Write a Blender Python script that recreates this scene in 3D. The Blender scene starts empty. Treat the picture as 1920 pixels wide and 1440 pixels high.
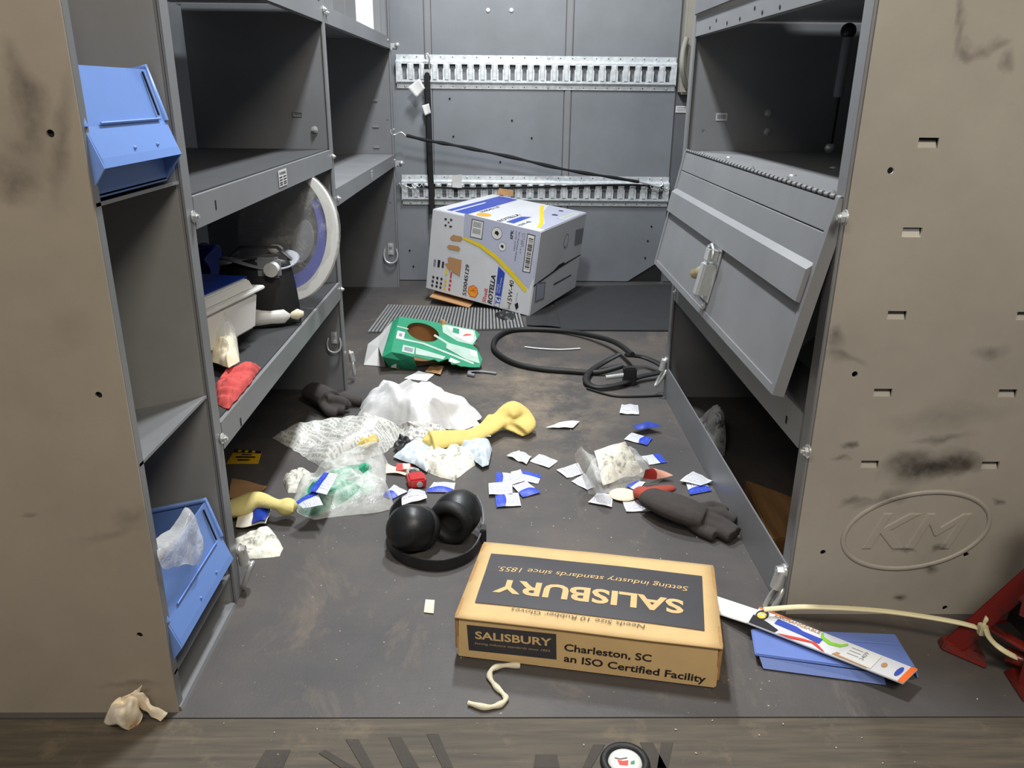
import bpy, bmesh, math, random
from mathutils import Vector, Matrix, Euler, noise

random.seed(7)
S = bpy.context.scene
COL = S.collection
PI = math.pi

# ------------------------------------------------------------------ camera
cam_d = bpy.data.cameras.new('camera')
cam_d.sensor_width = 36.0
cam_d.lens = 1491.34 / 1920 * 36
cam_d.clip_start = 0.02
cam = bpy.data.objects.new('camera', cam_d)
COL.objects.link(cam)
cam.matrix_world = Matrix(((0.99986, -0.00503, -0.01580, 0.0),
                           (-0.01310, 0.34427, -0.93878, 0.0),
                           (0.01017, 0.93886, 0.34416, 0.80),
                           (0, 0, 0, 1)))
S.camera = cam

# ------------------------------------------------------------------ light and exposure
world = bpy.data.worlds.new('world')
S.world = world
world.use_nodes = True
world.node_tree.nodes['Background'].inputs[0].default_value = (0.95, 0.97, 1.0, 1)
world.node_tree.nodes['Background'].inputs[1].default_value = 0.11
S.view_settings.view_transform = 'Standard'
S.view_settings.look = 'None'
S.view_settings.gamma = 1.0
S.view_settings.use_curve_mapping = False
S.view_settings.exposure = 0.0

def area(name, loc, rot, sx, sy, power, color):
    d = bpy.data.lights.new(name, 'AREA')
    d.shape = 'RECTANGLE'; d.size = sx; d.size_y = sy
    d.energy = power; d.color = color
    o = bpy.data.objects.new(name, d)
    o.location = loc; o.rotation_euler = rot
    COL.objects.link(o)
    return o
area('van_ceiling_lamp', (-0.03, 1.55, 2.06), (0, 0, 0), 0.12, 0.30, 40, (0.93, 0.97, 1.0))
area('van_ceiling_lamp', (-0.03, 2.65, 2.06), (0, 0, 0), 0.12, 0.30, 36, (0.93, 0.97, 1.0))
area('garage_lamp', (0.65, -0.6, 2.3), (math.radians(40), 0, math.radians(6)), 0.9, 0.4, 40, (1.0, 0.92, 0.80))
area('garage_lamp', (-0.75, -0.9, 2.3), (math.radians(46), 0, math.radians(-14)), 0.9, 0.4, 20, (1.0, 0.92, 0.80))

# ------------------------------------------------------------------ materials
def lin(c):
    return tuple(((x / 12.92) if x <= 0.04045 else ((x + 0.055) / 1.055) ** 2.4) for x in c)
def rgb(r, g, b):
    return (*lin((r / 255, g / 255, b / 255)), 1)

class NT:
    """small helper to write node trees"""
    def __init__(s, name):
        s.m = bpy.data.materials.new(name); s.m.use_nodes = True
        s.t = s.m.node_tree; s.t.nodes.clear()
        s.out = s.n('ShaderNodeOutputMaterial')
    def n(s, kind, **kw):
        nd = s.t.nodes.new(kind)
        for k, v in kw.items():
            setattr(nd, k, v)
        return nd
    def put(s, sock, val):
        if isinstance(val, bpy.types.NodeSocket): s.t.links.new(val, sock)
        else: sock.default_value = val
    def co(s, kind='Object'):
        return s.n('ShaderNodeTexCoord').outputs[kind]
    def noise(s, scale, detail=4, rough=.6, vec=None, dist=0):
        nd = s.n('ShaderNodeTexNoise'); s.put(nd.inputs['Scale'], scale); nd.inputs['Detail'].default_value = detail
        nd.inputs['Roughness'].default_value = rough; nd.inputs['Distortion'].default_value = dist
        s.put(nd.inputs['Vector'], vec if vec is not None else s.co()); return nd.outputs['Fac']
    def ramp(s, fac, stops, kind='LINEAR'):
        nd = s.n('ShaderNodeValToRGB'); s.put(nd.inputs[0], fac); cr = nd.color_ramp; cr.interpolation = kind
        while len(cr.elements) < len(stops): cr.elements.new(.5)
        for e, (p, c) in zip(cr.elements, stops):
            e.position = p; e.color = c if len(c) == 4 else (*c, 1)
        return nd.outputs[0]
    def math(s, op, a, b=0.0, c=None):
        nd = s.n('ShaderNodeMath', operation=op); s.put(nd.inputs[0], a); s.put(nd.inputs[1], b)
        if c is not None: s.put(nd.inputs[2], c)
        return nd.outputs[0]
    def mix(s, fac, a, b, kind='MIX'):
        nd = s.n('ShaderNodeMix', data_type='RGBA', blend_type=kind)
        s.put(nd.inputs[0], fac); s.put(nd.inputs[6], a); s.put(nd.inputs[7], b); return nd.outputs[2]
    def xyz(s, vec):
        nd = s.n('ShaderNodeSeparateXYZ'); s.put(nd.inputs[0], vec); return nd.outputs
    def map(s, vec, loc=(0, 0, 0), rot=(0, 0, 0), sc=(1, 1, 1)):
        nd = s.n('ShaderNodeMapping'); s.put(nd.inputs[0], vec); nd.inputs[1].default_value = loc
        nd.inputs[2].default_value = rot; nd.inputs[3].default_value = sc; return nd.outputs[0]
    def bump(s, h, strength, dist=.002):
        nd = s.n('ShaderNodeBump'); nd.inputs['Strength'].default_value = strength
        nd.inputs['Distance'].default_value = dist; s.put(nd.inputs['Height'], h); return nd.outputs[0]
    def bsdf(s, col, rough=.5, metal=0, normal=None, **kw):
        p = s.n('ShaderNodeBsdfPrincipled')
        s.put(p.inputs['Base Color'], col); s.put(p.inputs['Roughness'], rough); s.put(p.inputs['Metallic'], metal)
        if normal is not None: s.put(p.inputs['Normal'], normal)
        for k, v in kw.items(): s.put(p.inputs[k.replace('_', ' ')], v)
        s.t.links.new(p.outputs[0], s.out.inputs[0]); return p

def plain(name, col, rough=.5, metal=0, vary=.12, scale=30, bump=0, bscale=200, **kw):
    t = NT(name)
    n = t.noise(scale, 5)
    c = t.mix(t.math('MULTIPLY', n, vary * 2), col, (0.0, 0.0, 0.0, 1)) if vary else col
    nm = t.bump(t.noise(bscale, 3), bump) if bump else None
    t.bsdf(c, rough, metal, nm, **kw)
    return t.m

def smudges_and_shadow(t, col, blobs, dark, nscale=14, axes=('X', 'Z')):
    """grease marks and painted shadow: ellipses with ragged edges, (a, b, ra, rb, angle, strength) in object space"""
    v = t.co(); w = t.n('ShaderNodeVectorMath', operation='ADD')
    nz = t.n('ShaderNodeTexNoise'); nz.inputs['Scale'].default_value = nscale; nz.inputs['Detail'].default_value = 5
    t.put(nz.inputs['Vector'], v)
    off = t.n('ShaderNodeVectorMath', operation='MULTIPLY_ADD')
    t.put(off.inputs[0], nz.outputs['Color']); off.inputs[1].default_value = (.07, .07, .07); off.inputs[2].default_value = (-.035, -.035, -.035)
    t.put(w.inputs[0], v); t.put(w.inputs[1], off.outputs[0])
    o = t.xyz(w.outputs[0]); fine = t.noise(60, 6, .7)
    for a, b, ra, rb, ang, st in blobs:
        da = t.math('SUBTRACT', o[axes[0]], a); db = t.math('SUBTRACT', o[axes[1]], b)
        ca, sa = math.cos(ang), math.sin(ang)
        p = t.math('MULTIPLY', t.math('ADD', t.math('MULTIPLY', da, ca), t.math('MULTIPLY', db, sa)), 1 / ra)
        q = t.math('MULTIPLY', t.math('SUBTRACT', t.math('MULTIPLY', db, ca), t.math('MULTIPLY', da, sa)), 1 / rb)
        r = t.math('SQRT', t.math('ADD', t.math('MULTIPLY', p, p), t.math('MULTIPLY', q, q)))
        f = t.n('ShaderNodeMapRange'); t.put(f.inputs[0], r); f.inputs[1].default_value = 1.15; f.inputs[2].default_value = .1
        f.inputs[3].default_value = 0; f.inputs[4].default_value = st
        col = t.mix(t.math('MULTIPLY', f.outputs[0], t.math('MULTIPLY_ADD', fine, 1.2, .3)), col, dark)
    return col

def painted(name, blobs=(), base=rgb(126, 127, 129), warm=0, dirt=.5, axes=('X', 'Z')):
    """grey powder coated sheet steel with dust, grease marks and painted shadow"""
    t = NT(name)
    n = t.noise(3.5, 6, .65)
    c = t.mix(t.ramp(n, [(.35, (0, 0, 0)), (.75, (1, 1, 1))]), base, tuple(x * .78 for x in base[:3]) + (1,))
    f = t.ramp(t.noise(45, 6, .75), [(.62, (0, 0, 0)), (.8, (1, 1, 1))])
    c = t.mix(t.math('MULTIPLY', f, dirt * .35), c, rgb(96, 90, 84))
    if blobs: c = smudges_and_shadow(t, c, blobs, rgb(52, 48, 44), axes=axes)
    t.bsdf(c, .42, 0, t.bump(t.noise(420, 2), .06, .001))
    return t.m

M = {}
M['grey'] = painted('grey_painted_steel')
M['greyd'] = painted('grey_painted_steel_dusty', base=rgb(114, 115, 118), dirt=1)
M['wall'] = painted('grey_wall_panel', base=rgb(122, 126, 131))
M['wall2'] = painted('grey_side_wall', base=rgb(98, 101, 105))
M['galv'] = None
t = NT('galvanised_steel')
n = t.noise(38, 4, .6)
v = t.n('ShaderNodeTexVoronoi'); v.inputs['Scale'].default_value = 60; t.put(v.inputs['Vector'], t.co())
t.bsdf(t.mix(v.outputs['Distance'], rgb(226, 230, 232), rgb(186, 192, 196)), t.math('MULTIPLY_ADD', n, .3, .3), .35, t.bump(n, .15, .002))
M['galv'] = t.m
M['zinc'] = plain('zinc_plated_steel', rgb(216, 218, 216), .3, .55, .15, 90)
M['brass'] = plain('yellow_zinc', rgb(204, 190, 146), .3, .55, .2, 90)
M['blackplastic'] = plain('black_plastic', rgb(32, 33, 35), .42, 0, .15, 40, .08, 300)
M['blackrubber'] = plain('black_rubber', rgb(24, 24, 25), .6, 0, .2, 60, .2, 250)
M['blackstrap'] = plain('black_webbing', rgb(18, 18, 20), .85, 0, .2, 300, .3, 600)
M['darkhole'] = plain('hole_dark', rgb(14, 14, 15), .9, 0, 0)
M['white'] = plain('white_paper', rgb(212, 212, 209), .75, 0, .06, 20)
M['whiteplastic'] = plain('white_plastic', rgb(234, 234, 230), .35, 0, .05, 20)
M['cardboard'] = plain('cardboard', rgb(186, 142, 96), .85, 0, .14, 35, .1, 150)
M['kraft'] = plain('kraft_cardboard', rgb(216, 182, 128), .8, 0, .13, 22, .08, 160)
M['kraftedge'] = plain('kraft_cardboard_worn', rgb(186, 142, 88), .85, 0, .25, 60)
M['cartonwhite'] = plain('coated_white_carton', rgb(212, 213, 217), .45, 0, .1, 8)
M['inkdark'] = plain('dark_print', rgb(58, 56, 60), .6, 0, .1, 40)
M['inkblack'] = plain('black_print', rgb(28, 26, 30), .6, 0, 0)
M['inkgrey'] = plain('grey_print', rgb(128, 130, 136), .6, 0, 0)
M['inklav'] = plain('lavender_grey_print', rgb(178, 181, 200), .45, 0, .06, 10)
M['inkyellow'] = plain('yellow_print', rgb(232, 205, 48), .45, 0, .08, 20)
M['inkorange'] = plain('orange_print', rgb(238, 160, 40), .45, 0, 0)
M['inkred'] = plain('red_print', rgb(205, 60, 46), .5, 0, 0)
M['inkblue'] = plain('blue_print', rgb(50, 74, 170), .45, 0, .05)
M['inkgreen'] = plain('green_print', rgb(40, 148, 108), .5, 0, .15, 25)
M['inklime'] = plain('lime_print', rgb(128, 190, 50), .5, 0, 0)
M['greencarton'] = plain('green_carton', rgb(44, 152, 112), .5, 0, .22, 18)
M['mintcarton'] = plain('mint_carton', rgb(190, 214, 200), .55, 0, .25, 22)
M['greywhite'] = plain('grey_board', rgb(200, 200, 198), .75, 0, .12, 12)
M['bluebin'] = plain('blue_bin_plastic', rgb(112, 146, 212), .4, 0, .1, 12, .05, 120)
M['bluelid'] = plain('blue_lid_plastic', rgb(108, 132, 200), .42, 0, .15, 14, .05, 120)
M['navy'] = plain('navy_plastic', rgb(22, 58, 160), .35, 0, .1, 12)
M['yellowglove'] = plain('yellow_leather', rgb(226, 202, 118), .8, 0, .16, 40, .35, 130)
M['yellowglove2'] = plain('pale_yellow_cotton', rgb(226, 210, 136), .85, 0, .15, 40, .3, 200)
M['darkglove'] = plain('dark_grey_knit', rgb(66, 60, 58), .9, 0, .2, 90, .5, 500)
M['redcuff'] = plain('red_knit', rgb(180, 76, 60), .9, 0, .2, 120, .5, 500)
M['redrag'] = plain('red_shop_rag', rgb(208, 82, 78), .9, 0, .2, 60, .4, 300)
M['redlock'] = plain('red_lacquer', rgb(196, 46, 48), .32, 0, .12, 30)
M['redpaint'] = None
t = NT('worn_red_paint')
w = t.ramp(t.noise(26, 6, .7), [(.52, (0, 0, 0)), (.66, (1, 1, 1))])
t.bsdf(t.mix(w, rgb(112, 32, 26), rgb(42, 25, 22)), t.math('MULTIPLY_ADD', w, .3, .25), .1, t.bump(w, .2, .001))
M['redpaint'] = t.m
M['cream'] = plain('cream_paper', rgb(232, 222, 192), .8, 0, .1, 25)
M['yellowcard'] = plain('yellow_card', rgb(232, 176, 24), .55, 0, .1, 20)
M['nylon'] = plain('natural_nylon', rgb(222, 212, 170), .45, 0, .1, 10)
M['rope'] = plain('cotton_rope', rgb(226, 218, 190), .85, 0, .15, 200, .4, 400)
M['wood'] = None
t = NT('rough_wood')
g = t.noise(18, 6, .6, t.map(t.co(), sc=(1, .12, 1)))
t.bsdf(t.ramp(g, [(.3, rgb(112, 78, 44)), (.7, rgb(178, 132, 80))]), .8, 0, t.bump(g, .4))
M['wood'] = t.m
M['beige'] = plain('beige_trim', rgb(150, 146, 134), .6, 0, .15, 10)

# rubber covered van floor: dark, brown dust, scuffs, pale specks
t = NT('worn_black_floor')
v = t.co()
c = t.ramp(t.noise(2.2, 7, .62, v), [(.3, rgb(60, 58, 59)), (.52, rgb(76, 72, 70)), (.75, rgb(98, 88, 78))])
s = t.noise(5.5, 8, .75, t.map(v, sc=(1, .55, 1)), .6)
c = t.mix(t.math('MULTIPLY', t.ramp(s, [(.55, (0, 0, 0)), (.72, (1, 1, 1))]), .5), c, rgb(128, 112, 94))
# dusty patch left where boxes stood
o = t.xyz(v)
px = t.math('MULTIPLY', t.math('SUBTRACT', o['X'], .11), 1 / .24); py = t.math('MULTIPLY', t.math('SUBTRACT', o['Y'], 2.05), 1 / .42)
r = t.math('ADD', t.math('MULTIPLY', px, px), t.math('MULTIPLY', py, py))
f = t.n('ShaderNodeMapRange'); t.put(f.inputs[0], r); f.inputs[1].default_value = 1.2; f.inputs[2].default_value = 0
patch = t.math('MULTIPLY', f.outputs[0], t.ramp(t.noise(7, 8, .75), [(.42, (0, 0, 0)), (.68, (1, 1, 1))]))
c = t.mix(t.math('MULTIPLY', patch, .75), c, rgb(150, 134, 112))
sp = t.ramp(t.noise(150, 2, .5), [(.735, (0, 0, 0)), (.76, (1, 1, 1))])
c = t.mix(t.math('MULTIPLY', sp, .5), c, rgb(190, 180, 165))
gr = t.noise(70, 3, .6, t.map(v, sc=(.06, 1, 1)))
t.bsdf(c, t.math('MULTIPLY_ADD', s, .35, .42), 0, t.bump(t.math('ADD', t.noise(260, 3), t.math('MULTIPLY', gr, .7)), .22, .0015))
M['floor'] = t.m
# rear sill: brown worn wood grain
t = NT('worn_sill_tread')
v = t.co(); g = t.noise(90, 6, .65, t.map(v, sc=(.07, 1, 1)))
c = t.ramp(g, [(.3, rgb(62, 56, 48)), (.6, rgb(84, 75, 62)), (.8, rgb(108, 96, 78))])
c = t.mix(t.math('MULTIPLY', t.ramp(t.noise(12, 6, .7), [(.55, (0, 0, 0)), (.75, (1, 1, 1))]), .55), c, rgb(124, 110, 86))
t.bsdf(c, .7, 0, t.bump(g, .5, .002))
M['sill'] = t.m
M['treadbar'] = plain('dark_tread_rubber', rgb(70, 63, 54), .75, 0, .3, 40, .3, 150)
M['mat'] = plain('black_rubber_mat', rgb(50, 51, 53), .7, 0, .2, 14, .3, 180)
M['ribmat'] = plain('grey_ribbed_mat', rgb(150, 150, 149), .7, 0, .25, 30)

def print_mat(name, base, blue=None, lines=True, cut=.42):
    """wipe packet print: blue band on one side and rows of small type"""
    t = NT(name); uv = t.co('UV'); o = t.xyz(uv)
    c = base
    if lines:
        row = t.math('GREATER_THAN', t.math('FRACT', t.math('MULTIPLY', o['Y'], 9)), .55)
        word = t.math('GREATER_THAN', t.noise(26, 1, .4, t.map(uv, sc=(1, .36, 1))), .5)
        inx = t.math('MULTIPLY', t.math('GREATER_THAN', o['X'], .08 if blue is None else cut + .05), t.math('LESS_THAN', o['X'], .93))
        iny = t.math('MULTIPLY', t.math('GREATER_THAN', o['Y'], .12), t.math('LESS_THAN', o['Y'], .88))
        f = t.math('MULTIPLY', t.math('MULTIPLY', row, word), t.math('MULTIPLY', inx, iny))
        c = t.mix(t.math('MULTIPLY', f, .7), c, rgb(96, 102, 128))
    if blue is not None:
        wob = t.math('MULTIPLY_ADD', t.math('SINE', t.math('MULTIPLY', o['Y'], 3.1)), .07, cut - .05)
        c = t.mix(t.math('LESS_THAN', o['X'], wob), c, blue)
        if lines:
            tt = t.math('GREATER_THAN', t.noise(34, 1, .4, t.map(uv, sc=(.5, 1, 1))), .62)
            c = t.mix(t.math('MULTIPLY', t.math('MULTIPLY', tt, t.math('LESS_THAN', o['X'], cut - .12)), .3), c, rgb(215, 220, 240))
    t.bsdf(c, .45, 0, t.bump(t.noise(90, 3), .15, .001))
    return t.m
M['packfront'] = print_mat('packet_front', rgb(206, 208, 214), rgb(38, 68, 186))
M['packback'] = print_mat('packet_back', rgb(208, 208, 212))
M['packblue'] = print_mat('packet_blue', rgb(44, 66, 160), None, False)
M['packplain'] = print_mat('packet_foil', rgb(212, 218, 228), None, False)
M['newsprint'] = print_mat('newsprint', rgb(196, 194, 186))
t = NT('printed_bag_film')
uv = t.map(t.co('UV'), rot=(0, 0, .55), sc=(1, .62, 1)); o = t.xyz(uv)
row = t.math('GREATER_THAN', t.math('FRACT', t.math('MULTIPLY', o['Y'], 38)), .4)
word = t.math('GREATER_THAN', t.noise(85, 2, .5, t.map(uv, sc=(1, .5, 1))), .47)
block = t.math('GREATER_THAN', t.math('FRACT', t.math('MULTIPLY', o['X'], 4.2)), .1)
f = t.math('MULTIPLY', t.math('MULTIPLY', row, word), block)
t.bsdf(t.mix(t.math('MULTIPLY', f, .5), rgb(206, 205, 198), rgb(104, 107, 114)), .4, 0, t.bump(t.noise(60, 4), .3, .002))
M['bagprint'] = t.m
# film that mixes clear and milky
def film(name, milk, tint=(1, 1, 1, 1), rough=.18):
    t = NT(name)
    tr = t.n('ShaderNodeBsdfTransparent'); tr.inputs[0].default_value = tint
    p = t.n('ShaderNodeBsdfPrincipled'); p.inputs['Base Color'].default_value = (.82, .82, .79, 1); p.inputs['Roughness'].default_value = rough
    t.put(p.inputs['Normal'], t.bump(t.noise(35, 4, .6, None, .8), .5, .006))
    lw = t.n('ShaderNodeLayerWeight'); lw.inputs[0].default_value = .35
    fac = t.math('MULTIPLY_ADD', lw.outputs['Facing'], .55, milk)
    fac = t.math('MINIMUM', t.math('ADD', fac, t.math('MULTIPLY', t.ramp(t.noise(22, 5, .7), [(.5, (0, 0, 0)), (.72, (1, 1, 1))]), .25)), 1.0)
    mx = t.n('ShaderNodeMixShader'); t.put(mx.inputs[0], fac)
    t.t.links.new(tr.outputs[0], mx.inputs[1]); t.t.links.new(p.outputs[0], mx.inputs[2]); t.t.links.new(mx.outputs[0], t.out.inputs[0])
    return t.m
M['clear'] = film('clear_plastic_film', .05)
M['milky'] = film('milky_plastic_film', .20)
t = NT('white_carrier_bag')
t.bsdf(t.ramp(t.noise(9, 4), [(.3, rgb(218, 218, 219)), (.7, rgb(230, 230, 229))]), .5, 0, t.bump(t.noise(18, 5, .6, None, 1.2), .4, .006),
       Subsurface_Weight=.0, Transmission_Weight=.12)
M['whitebag'] = t.m
t = NT('green_and_white_cloth')
c = t.ramp(t.noise(26, 5, .7, None, .6), [(.36, rgb(206, 220, 208)), (.46, rgb(130, 196, 168)), (.54, rgb(34, 150, 112))])
t.bsdf(c, .8, 0, t.bump(t.noise(60, 4), .4, .003)); M['greencloth'] = t.m
t = NT('dirty_white_rag')
c = t.ramp(t.noise(30, 6, .7), [(.36, rgb(60, 60, 62)), (.45, rgb(186, 188, 190)), (.7, rgb(220, 220, 220))])
t.bsdf(c, .9, 0, t.bump(t.noise(60, 4), .5, .004)); M['dirtyrag'] = t.m
t = NT('burnt_edge_paper')
c = t.ramp(t.noise(22, 5, .6), [(.4, rgb(236, 226, 206)), (.58, rgb(230, 214, 186)), (.68, rgb(204, 146, 62))])
t.bsdf(c, .8, 0, t.bump(t.noise(70, 4), .3, .002)); M['stainpaper'] = t.m
t = NT('speckled_white_paper')
c = t.ramp(t.noise(46, 6, .7), [(.38, rgb(150, 150, 138)), (.48, rgb(222, 220, 206)), (.8, rgb(236, 234, 224))])
t.bsdf(c, .7, 0, t.bump(t.noise(50, 4), .5, .004)); M['specpaper'] = t.m
t = NT('pale_blue_wipe')
c = t.ramp(t.noise(60, 6, .7), [(.4, rgb(176, 190, 204)), (.6, rgb(216, 224, 230))])
t.bsdf(c, .8, 0, t.bump(t.noise(60, 4), .4, .003)); M['wipe'] = t.m

# ------------------------------------------------------------------ mesh helpers
V = Vector
class MB:
    """collects geometry for ONE mesh"""
    def __init__(s): s.v = []; s.f = []; s.mi = []; s.uv = []; s.smooth = []
    def add(s, verts, faces, mi=0, uv=None, smooth=False):
        b = len(s.v); s.v += [V(p) for p in verts]
        for k, f in enumerate(faces):
            s.f.append([b + i for i in f]); s.mi.append(mi); s.smooth.append(smooth)
            s.uv.append([uv[i] for i in f] if uv else None)
        return s
    def box(s, a, b, mi=0, mat=None):
        (x0, y0, z0), (x1, y1, z1) = a, b
        vs = [V((x, y, z)) for x in (x0, x1) for y in (y0, y1) for z in (z0, z1)]
        if mat: vs = [mat @ p for p in vs]
        return s.add(vs, [(0, 1, 3, 2), (4, 6, 7, 5), (0, 4, 5, 1), (2, 3, 7, 6), (0, 2, 6, 4), (1, 5, 7, 3)], mi)
    def hexa(s, c, mi=0):
        """8 corners: bottom 00 10 11 01 then top"""
        return s.add(c, [(3, 2, 1, 0), (4, 5, 6, 7), (0, 1, 5, 4), (1, 2, 6, 5), (2, 3, 7, 6), (3, 0, 4, 7)], mi)
    def cyl(s, p, q, r, r2=None, n=16, mi=0, caps=True, smooth=True):
        p, q = V(p), V(q); r2 = r if r2 is None else r2
        d = (q - p).normalized(); a = d.orthogonal().normalized(); b = d.cross(a)
        vs = []
        for k in range(n):
            w = 2 * PI * k / n; e = a * math.cos(w) + b * math.sin(w); vs += [p + e * r, q + e * r2]
        s.add(vs, [(2 * k, 2 * ((k + 1) % n), 2 * ((k + 1) % n) + 1, 2 * k + 1) for k in range(n)], mi, None, smooth)
        if caps:
            s.add(vs[0::2], [tuple(range(n - 1, -1, -1))], mi); s.add(vs[1::2], [tuple(range(n))], mi)
        return s
    def tube(s, pts, r, n=10, mi=0, closed=False, flat=1.0, up=None, smooth=True):
        """round or flattened tube along points; flat < 1 squeezes along 'up'"""
        pts = [V(p) for p in pts]; N = len(pts); rings = []; prev = None
        for i, p in enumerate(pts):
            if closed: d = pts[(i + 1) % N] - pts[i - 1]
            else: d = pts[min(i + 1, N - 1)] - pts[max(i - 1, 0)]
            d = d.normalized()
            if up is not None: b = V(up) - d * d.dot(V(up)); b = b.normalized() if b.length > 1e-5 else d.orthogonal().normalized()
            elif prev is None: b = d.orthogonal().normalized()
            else: b = (prev - d * d.dot(prev)).normalized()
            prev = b; a = d.cross(b); rr = r[i] if isinstance(r, (list, tuple)) else r
            rings.append([p + a * math.cos(2 * PI * k / n) * rr + b * math.sin(2 * PI * k / n) * rr * flat for k in range(n)])
        vs = [q for ring in rings for q in ring]; fs = []
        for i in range(N if closed else N - 1):
            j = (i + 1) % N
            for k in range(n): fs.append((i * n + k, i * n + (k + 1) % n, j * n + (k + 1) % n, j * n + k))
        s.add(vs, fs, mi, None, smooth)
        if not closed:
            s.add(rings[0], [tuple(range(n - 1, -1, -1))], mi); s.add(rings[-1], [tuple(range(n))], mi)
        return s
    def ball(s, c, r, sc=(1, 1, 1), rot=None, n=20, m=12, mi=0):
        vs = []; R = rot or Matrix.Identity(3)
        for i in range(m + 1):
            th = PI * i / m
            for k in range(n):
                ph = 2 * PI * k / n
                vs.append(V(c) + R @ V((r * sc[0] * math.sin(th) * math.cos(ph), r * sc[1] * math.sin(th) * math.sin(ph), r * sc[2] * math.cos(th))))
        fs = [(i * n + k, (i + 1) * n + k, (i + 1) * n + (k + 1) % n, i * n + (k + 1) % n) for i in range(m) for k in range(n)]
        return s.add(vs, fs, mi, None, True)
    def lathe(s, c, axis, prof, n=24, mi=0, sc=1.0):
        """profile [(radius, height)] turned about axis from point c"""
        d = V(axis).normalized(); a = d.orthogonal().normalized(); b = d.cross(a); vs = []
        for r, h in prof:
            for k in range(n):
                w = 2 * PI * k / n; vs.append(V(c) + d * h + (a * math.cos(w) + b * math.sin(w) * sc) * r)
        fs = [(i * n + k, i * n + (k + 1) % n, (i + 1) * n + (k + 1) % n, (i + 1) * n + k) for i in range(len(prof) - 1) for k in range(n)]
        return s.add(vs, fs, mi, None, True)
    def mesh(s, me, mat=None, mi=0):
        vs = [(mat @ q.co if mat else q.co.copy()) for q in me.vertices]
        return s.add(vs, [tuple(p.vertices) for p in me.polygons], mi)
    def build(s, name, mats, parent=None, root=None, bevel=0, solid=0, weld=False):
        """link as one mesh object; vertices are given in world space"""
        if not isinstance(mats, (list, tuple)): mats = [mats]
        if parent is not None:
            org = wloc(parent)
        elif root is not None: org = V(root)
        else:
            xs = [p.x for p in s.v]; ys = [p.y for p in s.v]; org = V(((min(xs) + max(xs)) / 2, (min(ys) + max(ys)) / 2, min(p.z for p in s.v)))
        me = bpy.data.meshes.new(name)
        me.from_pydata([tuple(p - org) for p in s.v], [], s.f)
        for m in mats: me.materials.append(M[m] if isinstance(m, str) else m)
        for p, mi, sm in zip(me.polygons, s.mi, s.smooth): p.material_index = mi; p.use_smooth = sm
        if any(u for u in s.uv):
            lay = me.uv_layers.new(name='UVMap')
            for p, u in zip(me.polygons, s.uv):
                if u:
                    for li, c in zip(p.loop_indices, u): lay.data[li].uv = c
        if bevel or solid or weld:
            bm = bmesh.new(); bm.from_mesh(me)
            if weld: bmesh.ops.remove_doubles(bm, verts=bm.verts, dist=1e-5)
            if solid: bmesh.ops.solidify(bm, geom=bm.faces[:], thickness=solid)
            if bevel: bmesh.ops.bevel(bm, geom=[e for e in bm.edges if e.is_manifold and e.calc_face_angle(0) > .5], offset=bevel, segments=2, affect='EDGES', clamp_overlap=True)
            bm.to_mesh(me); bm.free()
        me.validate(); me.update()
        o = bpy.data.objects.new(name, me); COL.objects.link(o)
        if parent is not None: o.parent = parent
        else: o.location = org
        return o

def wloc(o):
    p = V((0, 0, 0))
    while o is not None: p = p + o.location; o = o.parent
    return p

USED = set()
def tag(o, label, cat, group=None, kind=None):
    if label: o['label'] = label
    if cat: o['category'] = cat
    if group: o['group'] = group
    if kind: o['kind'] = kind
    return o
def thing(name, loc, label, cat, group=None):
    o = bpy.data.objects.new(name, None); o.empty_display_size = .05
    COL.objects.link(o); o.location = loc
    return tag(o, label, cat, group)
def struct(o):
    o['kind'] = 'structure'; return o

def plate_mesh(outer, holes, th):
    c = bpy.data.curves.new('plate', 'CURVE'); c.dimensions = '2D'; c.fill_mode = 'BOTH'; c.extrude = th / 2
    for pts in [outer] + list(holes):
        s = c.splines.new('POLY'); s.points.add(len(pts) - 1); s.use_cyclic_u = True
        for p, q in zip(s.points, pts): p.co = (q[0], q[1], 0, 1)
    o = bpy.data.objects.new('plate', c); me = bpy.data.meshes.new_from_object(o)
    bpy.data.objects.remove(o); bpy.data.curves.remove(c); return me
def rect(x0, y0, x1, y1): return [(x0, y0), (x1, y0), (x1, y1), (x0, y1)]
def circ(x, y, r, n=14, ry=None): return [(x + r * math.cos(2 * PI * k / n), y + (ry or r) * math.sin(2 * PI * k / n)) for k in range(n)]
XZ = Matrix(((1, 0, 0, 0), (0, 0, -1, 0), (0, 1, 0, 0), (0, 0, 0, 1)))      # plate drawn in x,z  (y = const)
YZ = Matrix(((0, 0, 1, 0), (1, 0, 0, 0), (0, 1, 0, 0), (0, 0, 0, 1)))       # plate drawn in y,z  (x = const)
TXT = {}
def text_mesh(body, bold=0.0, shear=0.0):
    k = (body, bold, shear)
    if k not in TXT:
        c = bpy.data.curves.new('t', 'FONT'); c.body = body; c.size = 1; c.offset = bold; c.shear = shear; c.resolution_u = 3
        o = bpy.data.objects.new('t', c); me = bpy.data.meshes.new_from_object(o)
        xs = [v.co.x for v in me.vertices]; ys = [v.co.y for v in me.vertices]
        vs = [(v.co.x - min(xs), v.co.y) for v in me.vertices]; fs = [tuple(p.vertices) for p in me.polygons]
        TXT[k] = (vs, fs, max(xs) - min(xs)); bpy.data.objects.remove(o); bpy.data.curves.remove(c)
    return TXT[k]
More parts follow.
